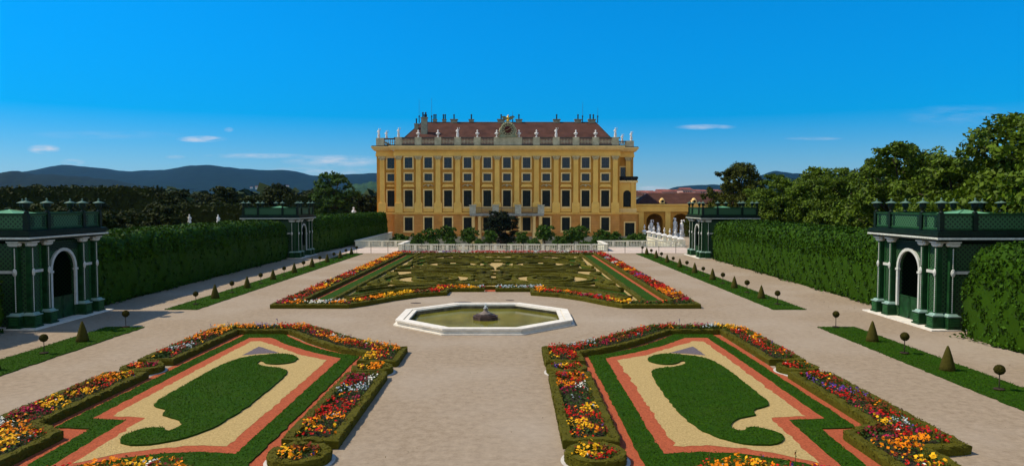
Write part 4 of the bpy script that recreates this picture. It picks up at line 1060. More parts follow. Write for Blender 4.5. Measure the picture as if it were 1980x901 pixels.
m.box(.0, WR - MW + .4, .1, .35, 11.75, 12.6); m.build('balcony_rail', mat('wrought_iron', (.015, .018, .02), .6, .2, 4), rb)
# portal balcony
pb = bpy.data.objects.new('portal_balcony', None); C.objects.link(pb); pb.parent = pal; pb.location = (0, -.25, 0)
m = MB()
for x in (-6.9, -5.6, 5.6, 6.9, -2.6, 2.6):
    m = MB(); m.lathe(x, -1.4, [(.45, PZ), (.45, -1.0), (.36, -.9), (.33, 3.9), (.42, 4.1), (.45, 4.4)], 12); m.build('portal_column', CREAM, pb)
m = MB(); m.box(-7.6, 7.6, -2.0, 0, 4.4, 4.85); m.build('balcony_slab', BALC, pb)
m = MB()
for x in (-7.0, -2.3, 2.3, 7.0):
    m = MB(); m.box(x - .65, x + .65, -2.0, -1.6, 4.85, 6.5); m.box(x-.75, x+.75, -2.1, -1.5, 6.5, 6.68); m.build('balcony_pier', mat('pale_pier', (.44, .42, .32), .8, .15, 2), pb)
m = MB()
for a, b in ((-6.35, -2.95), (-1.65, 1.65), (2.95, 6.35)):
    m.box(a, b, -1.86, -1.78, 6.05, 6.15); m.box(a, b, -1.86, -1.78, 4.9, 5.0)
    k = a + .15
    while k < b: m.box(k, k + .06, -1.85, -1.79, 5.0, 6.05); k += .2
m.build('balcony_railing', mat('grey_iron', (.12, .12, .12), .6, .2, 3), pb)
# roof balustrade
rbal = bpy.data.objects.new('roof_balustrade', None); C.objects.link(rbal); rbal.parent = pal
m = MB(); m.box(-MW, MW, -.2, .25, 18.95, 19.25); m.box(-MW, MW, -.25, .3, 20.35, 20.6); m.box(WL, -MW, SB - .2, SB + .25, 18.95, 19.2); m.box(WL, -MW, SB - .25, SB + .3, 20.3, 20.55)
m.box(MW, WR, SBR - .2, SBR + .25, 18.95, 19.2); m.box(MW, WR, SBR - .25, SBR + .3, 20.0, 20.2); m.box(WL, WL + .4, SB, 30, 20.3, 20.55); m.box(WR - .4, WR, SBR, 30, 20.0, 20.2)
m.build('rail', mat('dark_coping', (.10, .09, .075), .8, .2, 2), rbal)
m = MB()
for bx_ in [(x - .68, x + .68, -.3, .4, 18.95, 20.62) for i, x in enumerate(pils) if i not in (5, 6)] + [(WL - .05, WL + 1.6, SB - .3, SB + .5, 18.95, 20.6), (WR - 1.6, WR + .05, SBR - .3, SBR + .5, 18.95, 20.25), (-2.7, 3.1, -.3, .4, 18.95, 20.62)]:
    m = MB(); m.box(*bx_); m.build('pier', ROOFSTONE, rbal)
m = MB()
for i in range(11):
    if i == 5: continue
    m = MB(); a = pils[i] + .68; b = pils[i+1] - .68; n = 9
    for j in range(n): m.lathe(a + (b - a) * (j + .5) / n, 0, [(.10, 19.25), (.05, 19.4), (.13, 19.7), (.06, 20.1), (.09, 20.35)], 6)
    m.build('baluster_row', ROOFSTONE, rbal)
for (a, b, yq) in ((WL + 1.6, -MW, SB), (MW, WR - 1.6, SBR)):
    m = MB()
    for j in range(6): m.lathe(a + (b - a) * (j + .5) / 6, yq, [(.11, 19.2), (.05, 19.4), (.14, 19.65), (.06, 20.0), (.1, 20.3 if yq == SB else 20.0)], 6)
    m.build('baluster_row', ROOFSTONE, rbal)
# roof
rf_z0, rf_z1 = 19.0, 25.1; ry = 13.0
m = MB()
V = [(-MW, 1.6, rf_z0), (MW, 1.6, rf_z0), (MW, 38, rf_z0), (-MW, 38, rf_z0), (-19.3, ry, rf_z1), (19.9, ry, rf_z1), (19.9, 27, rf_z1), (-19.3, 27, rf_z1)]
m.add(V, [(0, 1, 5, 4), (1, 2, 6, 5), (2, 3, 7, 6), (3, 0, 4, 7), (4, 5, 6, 7), (3, 2, 1, 0)])
ro = m.build('roof', TILE, pal)
m = MB(); m.tube([V[0], V[4], V[5], V[1]], .12, 5); m.build('ridge_capping', MATS['lead_sheet'], ro)
m = MB(); m.add([(12.4, 5.4, 21.35), (12.8, 5.4, 21.35), (16, ry, 25.22), (15.6, ry, 25.22)], [(0,1,2,3)]); 
# chimneys
CHM = mat('chimney_stone', (.26, .27, .20), .85, .2, 2); CHD = mat('chimney_metal', (.03, .035, .045), .6, .2, 2)
def chimney(x, y, z, w, h, pots=2):
    ct = bpy.data.objects.new('chimney', None); C.objects.link(ct); ct.parent = ro; ct.location = (x, y, z)
    m = MB(); m.taper(0, 0, -1.2, h, w * .5, w * .4, w * .48, w * .38); m.taper(0, 0, h, h + .18, w * .58, w * .5, w * .58, w * .5); m.build('stack', CHM, ct)
    m = MB()
    for k in range(pots): m.lathe((k - (pots - 1) / 2) * w * .45, 0, [(.16, h + .18), (.13, h + 1.0), (.2, h + 1.05), (.2, h + 1.2), (.05, h + 1.35)], 7)
    m.build('flue_pipes', CHD, ct)
chimney(-18.0, 7.6, 22.4, 1.35, 3.0, 2); chimney(-20.0, 9.8, 23.5, .9, .8, 1)
for x, w, p_ in ((-16.3, .9, 2), (-12.0, 1.5, 1), (-8.1, 1.1, 1), (-1.4, 1.6, 1), (2.6, 1.4, 1), (11.1, 1.5, 1), (15.9, 1.5, 1), (19.0, 1.6, 2), (-18.6, .8, 3), (-14.2, .9, 2)): chimney(x, ry + .4, 25.1, w, .55, p_)
m = MB()
for (x, h) in ((-19.8, 5.2), (-17.0, 5.5), (1.2, 2.6), (16.9, 4.6), (20.3, 3.4)):
    m.lathe(x, ry, [(.10, 25.0), (.09, 26.2), (.2, 26.5), (.03, 26.7), (.02, 25 + h)], 6)
m.build('lightning_rod', CHD, ro)
# clock gable
cl = bpy.data.objects.new('clock', None); C.objects.link(cl); cl.parent = pal; cl.location = (.2, -.35, 2.47); cl.scale = (.88, 1, .88)
CST = mat('clock_stone', (.26, .30, .20), .8, .25, 2)
m = MB(); prof = [(-2.3, 20.6), (2.3, 20.6), (1.9, 21.3), (1.75, 22.6), (1.55, 23.4), (1.1, 23.9), (.5, 24.25), (-.5, 24.25), (-1.1, 23.9), (-1.55, 23.4), (-1.75, 22.6), (-1.9, 21.3)]
n = len(prof); V = [(x, -.15, z) for x, z in prof] + [(x, .5, z) for x, z in prof]
m.add(V, [tuple(range(n)), tuple(range(2*n-1, n-1, -1))] + [((i+1) % n, i, n+i, n+(i+1) % n) for i in range(n)]); m.build('gable', CST, cl)
m = MB()
for k in range(20):
    a = 2*PI*k/20; m.ball(1.55*math.cos(a), -.2, 22.35 + 1.55*math.sin(a), .17, 0, 7, 5)
for s in (-1, 1): m.tube([(s*2.2, -.2, 20.8), (s*1.7, -.2, 21.4), (s*2.0, -.2, 22.0), (s*1.75, -.2, 22.8)], [.25, .2, .16, .1], 7)
m.build('wreath', mat('wreath_stone', (.42, .38, .22), .8, .3, 4), cl)
def disc(m, r, y, cz, n=28, mi=0, y2=None):
    V = [(r*math.cos(2*PI*k/n), y, cz + r*math.sin(2*PI*k/n)) for k in range(n)]; m.add(V, [tuple(range(n))], mi)
m = MB(); disc(m, 1.35, -.17, 22.35, mi=0); disc(m, .78, -.19, 22.35, mi=1)
for k in range(12):
    a = 2*PI*k/12; c_, s_ = math.cos(a), math.sin(a)
    for r0, r1, w in ((.88, 1.25, .07),):
        m.add([(r0*c_ - w*s_, -.205, 22.35 + r0*s_ + w*c_), (r0*c_ + w*s_, -.205, 22.35 + r0*s_ - w*c_), (r1*c_ + w*s_, -.205, 22.35 + r1*s_ - w*c_), (r1*c_ - w*s_, -.205, 22.35 + r1*s_ + w*c_)], [(0,1,2,3)], 2)
m.build('dial', [mat('dial_dark', (.13, .12, .075), .5, .2, 4), mat('dial_red', (.08, .02, .015), .5, .2, 4), mat('dial_gold', (.50, .42, .22), .5, .2, 4)], cl)
m = MB(); m.tube([(-.15, -.24, 22.2), (.72, -.24, 22.9)], .05, 4); m.tube([(0, -.24, 22.35), (-.95, -.24, 22.0)], .045, 4); m.build('clock_hands', MATS['dial_gold'], cl)
eg = thing('gilded_eagle', 'gilded eagle with spread wings above the palace clock', 'statue', (PX + .2, PY - .1, 23.8), scale=.85)
m = MB(); m.ball(0, 0, .25, .38, 0, 10, 7, 1.1, .9, .8); m.lathe(0, 0, [(.2, .4), (.34, .75), (.30, 1.15), (.13, 1.4)], 10); m.ball(.08, -.03, 1.52, .16, 0, 8, 6); m.tube([(.1, -.1, 1.52), (.3, -.15, 1.46)], [.06, .02], 5); m.build('body', GOLD, eg)
for s in (-1, 1):
    m = MB(); pw = [(0.15, .9), (.7, 1.35), (1.5, 1.3), (1.75, 1.1), (1.2, .85), (1.3, .6), (.8, .55), (.7, .3), (.2, .5)]
    n = len(pw); V = [(s*x, -.08 - .05*x, z) for x, z in pw] + [(s*x, .08 - .05*x, z) for x, z in pw]
    m.add(V, [tuple(range(n)), tuple(range(2*n-1, n-1, -1))] + [(i, (i+1) % n, n+(i+1) % n, n+i) for i in range(n)]); m.build('wing', mat('dark_gilding', (.16, .17, .10), .5, .3, 4, metal=.3), eg)
# roof statues
kinds = ['figure', 'vase', 'vase', 'figure', 'vase', 'vase', 'vase', 'vase', 'figure', 'vase', 'vase', 'figure']
knd = {'figure': 'standing marble figure', 'vase': 'marble vase trophy'}
for i, x in enumerate(pils):
    xx = x if i not in (5, 6) else (-2.1 if i == 5 else 2.5)
    t_ = thing('roof_statue', '%s on the palace roof balustrade, %s from the left along the main front' % (knd[kinds[i]], ORD[i]), 'statue', (PX + xx, PY, 20.62), rng.random() * .6, 'statues along the palace roof')
    statue_parts(t_, kinds[i], MARBLE, 2.0 if kinds[i] == 'figure' else 1.75)
for (x, y, z, lab) in ((WL + .5, SB, 20.6, 'tall marble figure at the far left corner of the palace roof'), (WL + 1.4, SB + 4, 20.6, 'small marble figure just inside the left corner of the palace roof'), (WR - .5, SBR, 20.25, 'tall marble figure at the far right corner of the palace roof'),
                       (WR - 1.5, SBR + 6, 20.25, 'marble figure second from the right corner of the palace roof'), (WR - 2.5, SBR + 12, 20.25, 'small marble figure third from the right corner of the palace roof')):
    t_ = thing('roof_statue', lab, 'statue', (PX + x, PY + y, z), .3, 'statues along the palace roof'); statue_parts(t_, 'figure', MARBLE, 2.0)

# arcade wing right of palace
aw_ = thing('arcade_wing', 'low yellow wing with tall arches at the right of the palace', 'building', (PX + WR + .6, PY + 4, 0))
m = MB(); xs = 0
arches = [(4.0, 1.75, 3.2), (9.6, 1.75, 3.2), (15.2, 1.75, 3.2)]
xa = 0
for (cx, r, zs) in arches:
    m.box(xa, cx - r, 0, 1.2, PZ, 5.2)
    n = 10
    for k in range(n):
        a0, a1 = PI - PI*k/n, PI - PI*(k+1)/n
        p0, p1 = (cx + r*math.cos(a0), zs + r*.9*math.sin(a0)), (cx + r*math.cos(a1), zs + r*.9*math.sin(a1))
        m.add([(p0[0], 0, p0[1]), (p1[0], 0, p1[1]), (p1[0], 0, 5.2), (p0[0], 0, 5.2), (p0[0], 1.2, p0[1]), (p1[0], 1.2, p1[1])], [(0, 1, 2, 3), (0, 4, 5, 1)])
    xa = cx + r
m.box(xa, 24, 0, 1.2, PZ, 5.2); m.box(0, 24, 6.5, 7, PZ, 5.2); m.box(0, 24, 1.2, 6.5, 5.0, 5.2)
m.build('wall', PINE_OCHRE, aw_)
m = MB(); m.box(-.1, 24.2, -.35, 7.2, 5.2, 5.5); m.box(-.1, 24.1, -.15, 7.1, 5.5, 6.5); m.box(-.2, 24.3, -.4, 7.3, 6.5, 6.8); m.build('cornice', YELLOW, aw_)
m = MB()
for x in (1.1, 6.8, 12.4, 18.0): m.box(x - .55, x + .55, -.2, 0, PZ, 5.2)
m.build('pilaster', YELLOW, aw_)
# long red-roofed building behind
lb = thing('long_building', 'long low building with dark red hipped roof and round dormers behind the arcade wing', 'building', (42, 176, 0))
m = MB(); m.box(-9.5, 22, 0, 14, -2, 6.6); m.build('wall', CREAM, lb)
m = MB(); V = [(-10, -.4, 6.5), (22, -.4, 6.5), (22, 14, 6.5), (-10, 14, 6.5), (-6.0, 6.5, 9.6), (20, 6.5, 9.6)]
m.add(V, [(0, 1, 5, 4), (1, 2, 5), (2, 3, 4, 5), (3, 0, 4)]); r_ = m.build('roof', TILE, lb)
for x in (-3.5, 4.3, 12):
    m = MB(); m.box(x - .55, x + .55, .2, 2.0, 6.9, 7.7); m.ball(x, .9, 7.7, .58, 0, 10, 7); m.build('dormer', CREAM, r_)
    m = MB(); V = [(x + .32*math.cos(2*PI*k/12), .18, 7.45 + .32*math.sin(2*PI*k/12)) for k in range(12)]; m.add(V, [tuple(range(12))]); m.build('dormer_window', SHUT, r_)
hb = thing('white_house', 'small white house with red roof at the palace right-hand corner', 'house', (35.5, 200, 0))
m = MB(); m.box(-2.2, 3.5, 0, 9, -2, 9.0); m.build('wall', mat('white_render', (.70, .68, .62), .8, .1, 1), hb); m = MB(); m.add([(-2.5, -.3, 8.8), (3.8, -.3, 8.8), (3.8, 9, 8.8), (-2.5, 9, 8.8), (.6, 4, 10.8)], [(0,1,4),(1,2,4),(2,3,4),(3,0,4)]); m.build('roof', TILE, hb)
m = MB(); m.box(-1.4, -.7, -.03, 0, 6.3, 7.6); m.box(1.6, 2.3, -.03, 0, 6.3, 7.6); m.build('window', SHUT, hb)

# marble busts on piers along the right parapet, and statues in the arcade
ys = [118, 122, 126.2, 130.8, 135.5, 140.5, 145.5, 150.5]
for i, y in enumerate(ys):
    z = 1.25
    pp = thing('bust_pier', 'pale stone pier with flared cap, %s from the right in the row by the arcade' % ORD[i], 'pier', (SXR, y, 0), 0, 'stone piers carrying marble busts')
    m = MB(); m.taper(0, 0, .25, z - .25, .30, .30, .27, .27); m.build('shaft', MINT, pp)
    m = MB(); m.taper(0, 0, z - .28, z - .1, .34, .34, .52, .52); m.taper(0, 0, z - .1, z + .22, .52, .52, .2, .2); m.build('cap', MARBLE, pp)
    b_ = thing('marble_bust', 'white marble bust standing on the %s pier from the right by the arcade' % ORD[i], 'bust', (SXR, y, z + .22), rng.random(), 'white marble busts in a row')
    statue_parts(b_, 'bust', MARBLE, 1.3)
for (x, y, h, lab) in ((31.0, 151.5, 4.2, 'large white marble group before the first arch of the arcade wing'), (32.4, 151.2, 3.6, 'white marble figure right beside the large group at the first arch'),
                       (36.0, 151.5, 4.6, 'tall white marble group before the second arch of the arcade wing'), (37.3, 151.0, 4.2, 'white marble figure to the right of the tall group at the second arch'), (39.2, 150.0, 4.3, 'slim white statue rightmost before the arcade wing')):
    t_ = thing('marble_statue', lab, 'statue', (x, y, -.6), rng.random() * 2); 
    m = MB(); m.taper(0, 0, 0, 1.2, .6, .5, .5, .42); m.taper(0, 0, 1.2, 1.35, .58, .5, .58, .5); m.build('pedestal', MARBLE, t_)
    m = MB(); s = (h - 1.35) / 2
    m.lathe(0, 0, [(.3*s, 1.35), (.38*s, 1.35+.4*s), (.25*s, 1.35+.9*s), (.34*s, 1.35+1.35*s), (.1*s, 1.35+1.6*s)], 9, 0, 1, .8); m.ball(0, 0, 1.35+1.78*s, .16*s)
    m.tube([(.25*s, 0, 1.35+1.4*s), (.5*s, -.1, 1.35+1.6*s), (.4*s, 0, 1.35+1.95*s)], .08*s, 6); m.tube([(-.25*s, 0, 1.35+1.4*s), (-.45*s, -.2, 1.35+1.0*s), (-.2*s, -.3, 1.35+.7*s)], .08*s, 6)
    m.build('figure', MARBLE, t_)
for (x, y, z, h, lab) in ((-47.8, 110, 4.7, 1.0, 'small distant white statue among the dark trees, upper left'), (-37.6, 88, 4.5, 1.15, 'white statue just above the left hedge, left of the pavilion'), (-34.1, 88, 4.5, 1.1, 'pale statue above the left hedge, nearest the far pavilion'), (-31.6, 152, 3.6, 2.6, 'tall white statue before the dark trees left of the palace')):
    t_ = thing('garden_statue', lab, 'statue', (x, y, 0), .4); m = MB(); m.taper(0, 0, 0, z - .2, .45, .45, .38, .38); m.taper(0, 0, z - .2, z, .5, .5, .5, .5); m.build('pedestal', MARBLE, t_)
    ob = bpy.data.objects.new('tmp', None)
    m = MB(); s = h / 2
    m.lathe(0, 0, [(.3*s, z), (.38*s, z+.4*s), (.25*s, z+.9*s), (.34*s, z+1.35*s), (.1*s, z+1.6*s)], 9, 0, 1, .8); m.ball(0, 0, z+1.8*s, .17*s)
    m.tube([(.25*s, 0, z+1.4*s), (.42*s, -.1, z+1.1*s), (.2*s, -.2, z+.9*s)], .08*s, 6); m.build('figure', MARBLE, t_)
    bpy.data.objects.remove(ob)

# ------------------------------------------------------------------ trees
def tree_mesh(seed, h, r, mt, nl, ls, lobes=14, base=.22, flat=1.0, droop=.15, trunk_r=.35, clumps=14):
    r_ = np.random.default_rng(seed); mb = MB(); tb = MB()
    cz0 = h * base
    tb.tube([(0, 0, -.3), (.1, 0, h * .2), (-.05, .1, h * .45), (0, 0, h * .7)], [trunk_r, trunk_r * .8, trunk_r * .55, trunk_r * .2], 8)
    cl = []
    for k in range(lobes):
        a = 2 * PI * (k * .382 + .1 * r_.random()) ; f = (k + .5) / lobes
        z = cz0 + (h - cz0) * (.12 + .78 * f); prof = math.sin(PI * min(1, max(.03, .12 + .80 * f))) ** .6
        rr = r * prof * r_.uniform(.45, .78) * flat; lr = r * r_.uniform(.30, .46) * (1.0 - .25 * f)
        c = np.array([rr * math.cos(a), rr * math.sin(a), min(z, h - lr * .75)]); cl.append((c, lr))
        tb.tube([(0, 0, h * (.2 + .4 * f)), tuple(c * [.5, .5, 1] - [0, 0, lr * .5]), tuple(c)], [trunk_r * .35, trunk_r * .22, .04], 5)
    cl.append((np.array([0, 0, h - r * .38]), r * .36)); cl.append((np.array([0, 0, h * .55]), r * .6))
    tot = sum(l ** 2 for _, l in cl); per = nl
    for c, lr in cl:
        nc = max(6, int(clumps * (lr / r * 2.6) ** 2 * 2.2)); d = r_.normal(size=(nc, 3)); d /= np.linalg.norm(d, axis=1, keepdims=True)
        d[:, 2] = np.where(d[:, 2] < -.35, -d[:, 2], d[:, 2])
        cc = c + d * lr * r_.uniform(.62, 1.08, (nc, 1)) * [1, 1, .82]
        nleaf = max(4, int(per * lr ** 2 / tot / nc)); csz = lr * .30
        off = r_.normal(size=(nc, nleaf, 3)); off /= np.linalg.norm(off, axis=2, keepdims=True) + 1e-9; off *= csz * r_.random((nc, nleaf, 1)) ** .4 * [1.15, 1.15, .7]
        P = (cc[:, None] + off).reshape(-1, 3); up = (np.repeat(d, nleaf, 0) * .7 + off.reshape(-1, 3) / (csz + 1e-9) * .5 + [0, 0, .5 - droop])
        mb.quads(leaf_quads(P, ls, up, .62, 1.2), 0)
    return mb, tb
TV = {}
def tree(name, label, kind, x, y, z, s, rz, group=None, cat='tree', sz=1.0):
    if kind not in TV:
        P = TREES[kind]; mb, tb = tree_mesh(*P[0], **P[1])
        t_ = thing(name, label, cat, (x, y, z), rz, group, (s, s, s * sz)); mb.build('crown', P[0][3], t_); tb.build('trunk', BARK, t_); TV[kind] = t_; return t_
    t_ = dup(TV[kind], (x, y, z), rz, label, group, (s, s, s * sz)); t_.name = name; t_['category'] = cat
    return t_
TREES = {
    'chA': ((11, 13, 6.2, CHEST, 26000, .36), dict(lobes=18, base=.12)),
    'chB': ((12, 13, 5.8, CHEST, 26000, .36), dict(lobes=16, base=.12)),
    'chD': ((13, 13, 5.6, CHEST2, 24000, .36), dict(lobes=17, base=.12)),
    'pkA': ((21, 11, 5.0, PARK, 6500, .60), dict(lobes=13, base=.1)),
    'pkB': ((22, 11, 5.4, PARK, 6500, .60), dict(lobes=15, base=.1)),
    'big': ((23, 14, 5.2, BRIGHT, 9000, .5), dict(lobes=18, base=.1)),
    'org': ((31, 3.0, 1.35, ORANGE_LEAF, 2600, .22), dict(lobes=10, base=.3, trunk_r=.09)),
    'orh': ((32, 2.4, 1.5, ORANGE_LEAF, 2600, .22), dict(lobes=10, base=.05, trunk_r=.09)),
    'yew': ((33, 6.6, 3.4, mat('yew_leaf', (.010, .016, .006), .8, .4, .6, island=.5), 17000, .25), dict(lobes=18, base=.02, trunk_r=.3)),
}
G1 = 'chestnut trees behind the right hedge'
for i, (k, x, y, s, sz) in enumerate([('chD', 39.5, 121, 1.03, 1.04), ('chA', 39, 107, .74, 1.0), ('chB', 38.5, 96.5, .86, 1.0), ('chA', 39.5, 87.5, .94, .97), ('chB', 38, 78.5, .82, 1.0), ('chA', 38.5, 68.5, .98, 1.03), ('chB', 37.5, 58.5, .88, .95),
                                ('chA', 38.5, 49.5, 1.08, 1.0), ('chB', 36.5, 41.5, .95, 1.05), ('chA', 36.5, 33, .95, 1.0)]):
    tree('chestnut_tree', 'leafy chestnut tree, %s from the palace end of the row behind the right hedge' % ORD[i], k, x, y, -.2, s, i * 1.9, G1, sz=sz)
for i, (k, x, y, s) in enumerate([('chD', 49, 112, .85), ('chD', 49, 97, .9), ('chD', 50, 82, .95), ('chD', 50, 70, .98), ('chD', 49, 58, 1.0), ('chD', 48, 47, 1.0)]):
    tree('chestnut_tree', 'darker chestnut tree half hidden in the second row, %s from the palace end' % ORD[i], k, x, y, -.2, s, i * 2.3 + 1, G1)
tree('chestnut_tree', 'low dark tree between the arcade wing and the far right pavilion', 'chD', 33.6, 124, -.2, .48, .4, cat='tree')
for i, (x, y, s) in enumerate([(44, 138, .55), (50, 140, .62), (57, 150, .8), (47, 150, .5)]):
    tree('park_tree', 'small dark tree behind the far right pavilion, %s from the left' % ORD[i], 'pkA', x, y, -.5, s, i * 2.0, 'small dark trees behind the far right pavilion')
tree('park_tree', 'bright green tree with rounded crown left of the palace', 'big', -39.0, 166, -1, 1.10, .3)
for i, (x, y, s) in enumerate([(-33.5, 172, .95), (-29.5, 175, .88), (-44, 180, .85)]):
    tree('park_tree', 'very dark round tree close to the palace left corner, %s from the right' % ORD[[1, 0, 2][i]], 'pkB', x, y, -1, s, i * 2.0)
# left park: clipped tree rows and loose trees
cnt = 0
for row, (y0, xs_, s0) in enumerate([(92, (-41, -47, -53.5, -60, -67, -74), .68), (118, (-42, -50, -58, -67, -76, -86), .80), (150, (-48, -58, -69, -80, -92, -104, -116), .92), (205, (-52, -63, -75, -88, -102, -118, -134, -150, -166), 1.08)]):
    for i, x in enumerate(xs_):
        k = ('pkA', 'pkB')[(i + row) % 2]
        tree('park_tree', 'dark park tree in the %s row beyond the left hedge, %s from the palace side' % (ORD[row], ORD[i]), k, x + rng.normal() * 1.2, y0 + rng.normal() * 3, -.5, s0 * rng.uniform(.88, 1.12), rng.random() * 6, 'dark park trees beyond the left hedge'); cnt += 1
for i, (x, y) in enumerate([(-36, 66), (-37.5, 57), (-38, 48), (-39, 75), (-45, 62), (-46, 50), (-36.5, 40)]):
    tree('park_tree', 'dark tree close behind the left hedge and near pavilion, %s in a loose group' % ORD[i], ('pkA', 'pkB')[i % 2], x, y, -.5, .62 + .1 * (i % 3) * .5, rng.random() * 6, 'trees close behind the left hedge')
# clipped hedge walls in the park
for (x0, x1, y, h, lab) in ((-92, -62, 128, 9.6, 'flat-topped clipped tree wall in the dark park, upper left'), (-60, -44, 170, 8.6, 'flat-topped clipped tree wall between the park trees and the bright tree'), (-47, -36.5, 104, 6.6, 'lower clipped hedge block behind the far left pavilion')):
    m = MB(); m.box(x0, x1, y, y + 5, -1, h)
    A_ = [((x0, x1), (y - .1, y - .1), (0, h), (0, -1, .2), abs(x1 - x0) * h), ((x0, x1), (y, y + 5), (h, h), (0, 0, 1), abs(x1 - x0) * 5), ((x1, x1), (y, y + 5), (0, h), (1, 0, .2), 5 * h)]
    for (ax, ay, az, nn, ar) in A_:
        n = int(ar * 9); Pq = np.c_[rng.uniform(min(ax), max(ax) + .001, n), rng.uniform(ay[0], ay[1] + .001, n), rng.uniform(az[0], az[1] + .001, n)] + rng.normal(scale=.22, size=(n, 3))
        m.quads(leaf_quads(Pq, .6, np.tile(nn, (n, 1)).astype(float)), 0)
    o = m.build('clipped_hedge', PARK); tag(o, lab, 'hedge')
# far woodland mass (nobody could count it)
m = MB()
n = 2600
yy_ = rng.uniform(260, 900, n); side = rng.random(n) < .6
ax = np.where(side, rng.uniform(-.95, -.15, n), rng.uniform(.16, 1.0, n))
for a, y in zip(ax, yy_):
    x = a * y; hgt = (13 if a < 0 else 8.5) + rng.uniform(-2.5, 2.5); rr = rng.uniform(5, 9)
    if a > 0 and a < .3: hgt = 6.5 + rng.random() * 2
    k = 16; d = rng.normal(size=(k, 3)); d /= np.linalg.norm(d, axis=1, keepdims=True); d[:, 2] = np.abs(d[:, 2])
    P = np.array([x, y, -2]) + d * [rr, rr, hgt]
    m.quads(leaf_quads(P, 5.0, d, .9, .5), 0)
o = m.build('woodland', mat('woodland_leaf', (.022, .036, .010), .8, .5, .02, island=.6)); tag(o, 'dark wooded belt between the gardens and the distant hills', 'woodland', kind='stuff')

# orange trees and yew in the sunken garden
G2 = 'orange trees in the sunken garden'
spots = [(-18.6, 135, 'orh', 1.0), (-16.0, 137, 'orh', 1.05), (-13.2, 132, 'org', 1.1), (-10.4, 136, 'org', 1.2), (-9.0, 127, 'orh', .9), (-6.2, 132, 'org', 1.15), (-4.0, 126, 'orh', .85), (-2.2, 133, 'org', 1.0), (3.6, 132, 'org', .95), (5.4, 126, 'orh', .9),
         (7.8, 134, 'org', 1.25), (10.2, 127, 'orh', 1.0), (12.6, 131, 'org', 1.05), (14.4, 137, 'org', 1.2), (16.8, 128, 'orh', 1.0), (18.4, 132, 'org', 1.05), (21.2, 136, 'orh', 1.15), (24.0, 134, 'orh', 1.05), (26.3, 139, 'orh', 1.0), (-11.6, 124, 'orh', .85), (-15.6, 125, 'orh', .8), (1.8, 122, 'orh', .7), (13.8, 122, 'orh', .8), (-20.5, 141, 'orh', .95)]
for i, (x, y, k, s) in enumerate(sorted(spots)):
    tree('orange_tree', 'round green orange tree behind the balustrade, %s from the left' % (ORD[i] if i < 20 else ['fourth', 'third', 'second', 'first'][i - 20] + ' from the right, not'), k, x, y, -1.8, s * 1.22, i * 1.3, G2, sz=1.05)
for o in C.objects:
    if o.name.startswith('orange_tree') and 'right, not' in o['label']: o['label'] = o['label'].replace(', not from the left', '')
tree('yew_tree', 'large nearly black yew tree in front of the palace portal', 'yew', -.4, 141, -1.8, 1.12, 0)

# ------------------------------------------------------------------ distant town
hm = {}
cols_ = [('white_render', (.70, .68, .62)), ('cream_render', (.60, .52, .38)), ('pink_render', (.55, .33, .26))]
def house(i, x, y, z, w, d, h, c, rot, label, group):
    key = (c,)
    if key not in hm:
        t_ = thing('town_house', label, 'house', (x, y, z), rot, group, (w, d, h))
        m = MB(); m.box(-.5, .5, -.5, .5, -.6, 1); m.build('wall', mat(cols_[c][0], cols_[c][1], .8, .1, 1), t_)
        m = MB(); m.add([(-.56, -.56, .98), (.56, -.56, .98), (.56, .56, .98), (-.56, .56, .98), (-.5, 0, 1.28), (.5, 0, 1.28)], [(0,1,5,4),(1,2,5),(2,3,4,5),(3,0,4)]); m.build('roof', mat('red_town_roof', (.20, .075, .055), .8, .3, .05), t_)
        m = MB()
        for k in range(4):
            for zz in (.2, .6): m.box(-.4 + .22*k, -.3 + .22*k, -.512, -.498, zz, zz + .2)
        m.build('windows', SHUT, t_); hm[key] = t_
    else: dup(hm[key], (x, y, z), rot, label, group, (w, d, h))
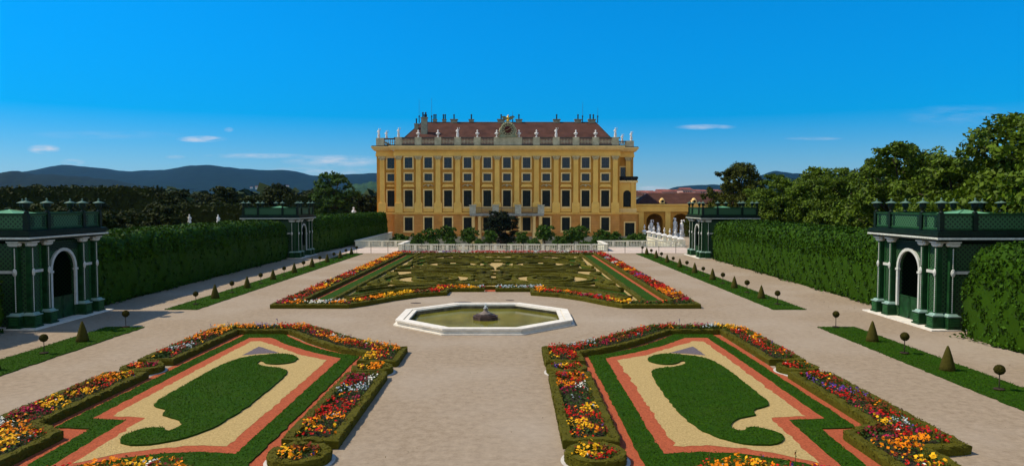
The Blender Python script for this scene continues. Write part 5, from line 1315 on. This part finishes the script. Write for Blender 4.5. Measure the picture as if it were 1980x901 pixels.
for i in range(38):
    a = .17 + .115 * (i // 2) / 18 + rng.uniform(-.003, .003); D = rng.uniform(900, 1500) if i % 2 else rng.uniform(1500, 2200)
    zz = max(-2, 7 + (393 - rng.uniform(369, 379)) / 1395 * D) - 6
    house(i, a * D, D, zz - 3, rng.uniform(14, 30), rng.uniform(12, 20), rng.uniform(7, 11), i % 3, rng.uniform(-.5, .5), 'tiny %s house, distant town, %s from the left, %s row' % (('white', 'cream', 'pinkish')[i % 3], ORD[i // 2], 'nearer' if i % 2 else 'farther'), 'distant town houses on the right')
for i in range(7):
    a = -.36 + .05 * i / 6; D = rng.uniform(1900, 3300)
    house(i, a * D, D, 7 + (393 - rng.uniform(356, 366)) / 1395 * D - 8, rng.uniform(7, 13), 8, rng.uniform(4, 5), 0, rng.uniform(-.5, .5), 'tiny distant pale house at the foot of the left hills, %s from the left' % ORD[i], 'distant pale houses on the left')

# ------------------------------------------------------------------ air
hb_ = MB(); hb_.box(-9800, 9800, -700, 12800, -3.6, 460); hz_ = bpy.data.materials.new('haze_air'); hz_.use_nodes = True
t = hz_.node_tree; t.nodes.clear(); pv = N(t, 'ShaderNodeVolumePrincipled'); ou = N(t, 'ShaderNodeOutputMaterial')
pv.inputs['Color'].default_value = (.10, .44, .95, 1); pv.inputs['Density'].default_value = 0.000032; pv.inputs['Anisotropy'].default_value = .2
t.links.new(pv.outputs[0], ou.inputs['Volume'])
o = hb_.build('haze', hz_); tag(o, 'thin blue summer haze over the whole landscape', 'haze', kind='stuff')

m = MB(); n = 900
X = rng.uniform(-24, 24, n); Y = rng.uniform(18, 100, n); k = ~((np.abs(X) < 15) & (Y > 46)) & ~((np.abs(X) > 3) & (np.abs(X) < 15) & (Y < 40)) & ~((np.abs(X) < 6) & (Y > 37) & (Y < 49))
X, Y = X[k], Y[k]; m.quads(leaf_quads(np.c_[X, Y, np.full(len(X), .012)], .085, np.tile([0, 0, 1.0], (len(X), 1)), .3, .5), 0)
n = 500; sgn_ = np.where(rng.random(n) < .6, 1, -1); X = sgn_ * (25.3 - np.abs(rng.normal(scale=1.3, size=n))); Y = rng.uniform(20, 95, n)
m.quads(leaf_quads(np.c_[X, Y, np.full(n, .012)], .10, np.tile([0, 0, 1.0], (n, 1)), .3, .6), 0)
o = m.build('fallen_leaves', mat('dry_leaf', (.12, .085, .04), .9, .6, 3, island=.8)); tag(o, 'stray dry leaves scattered over the gravel paths', 'leaves', kind='stuff')
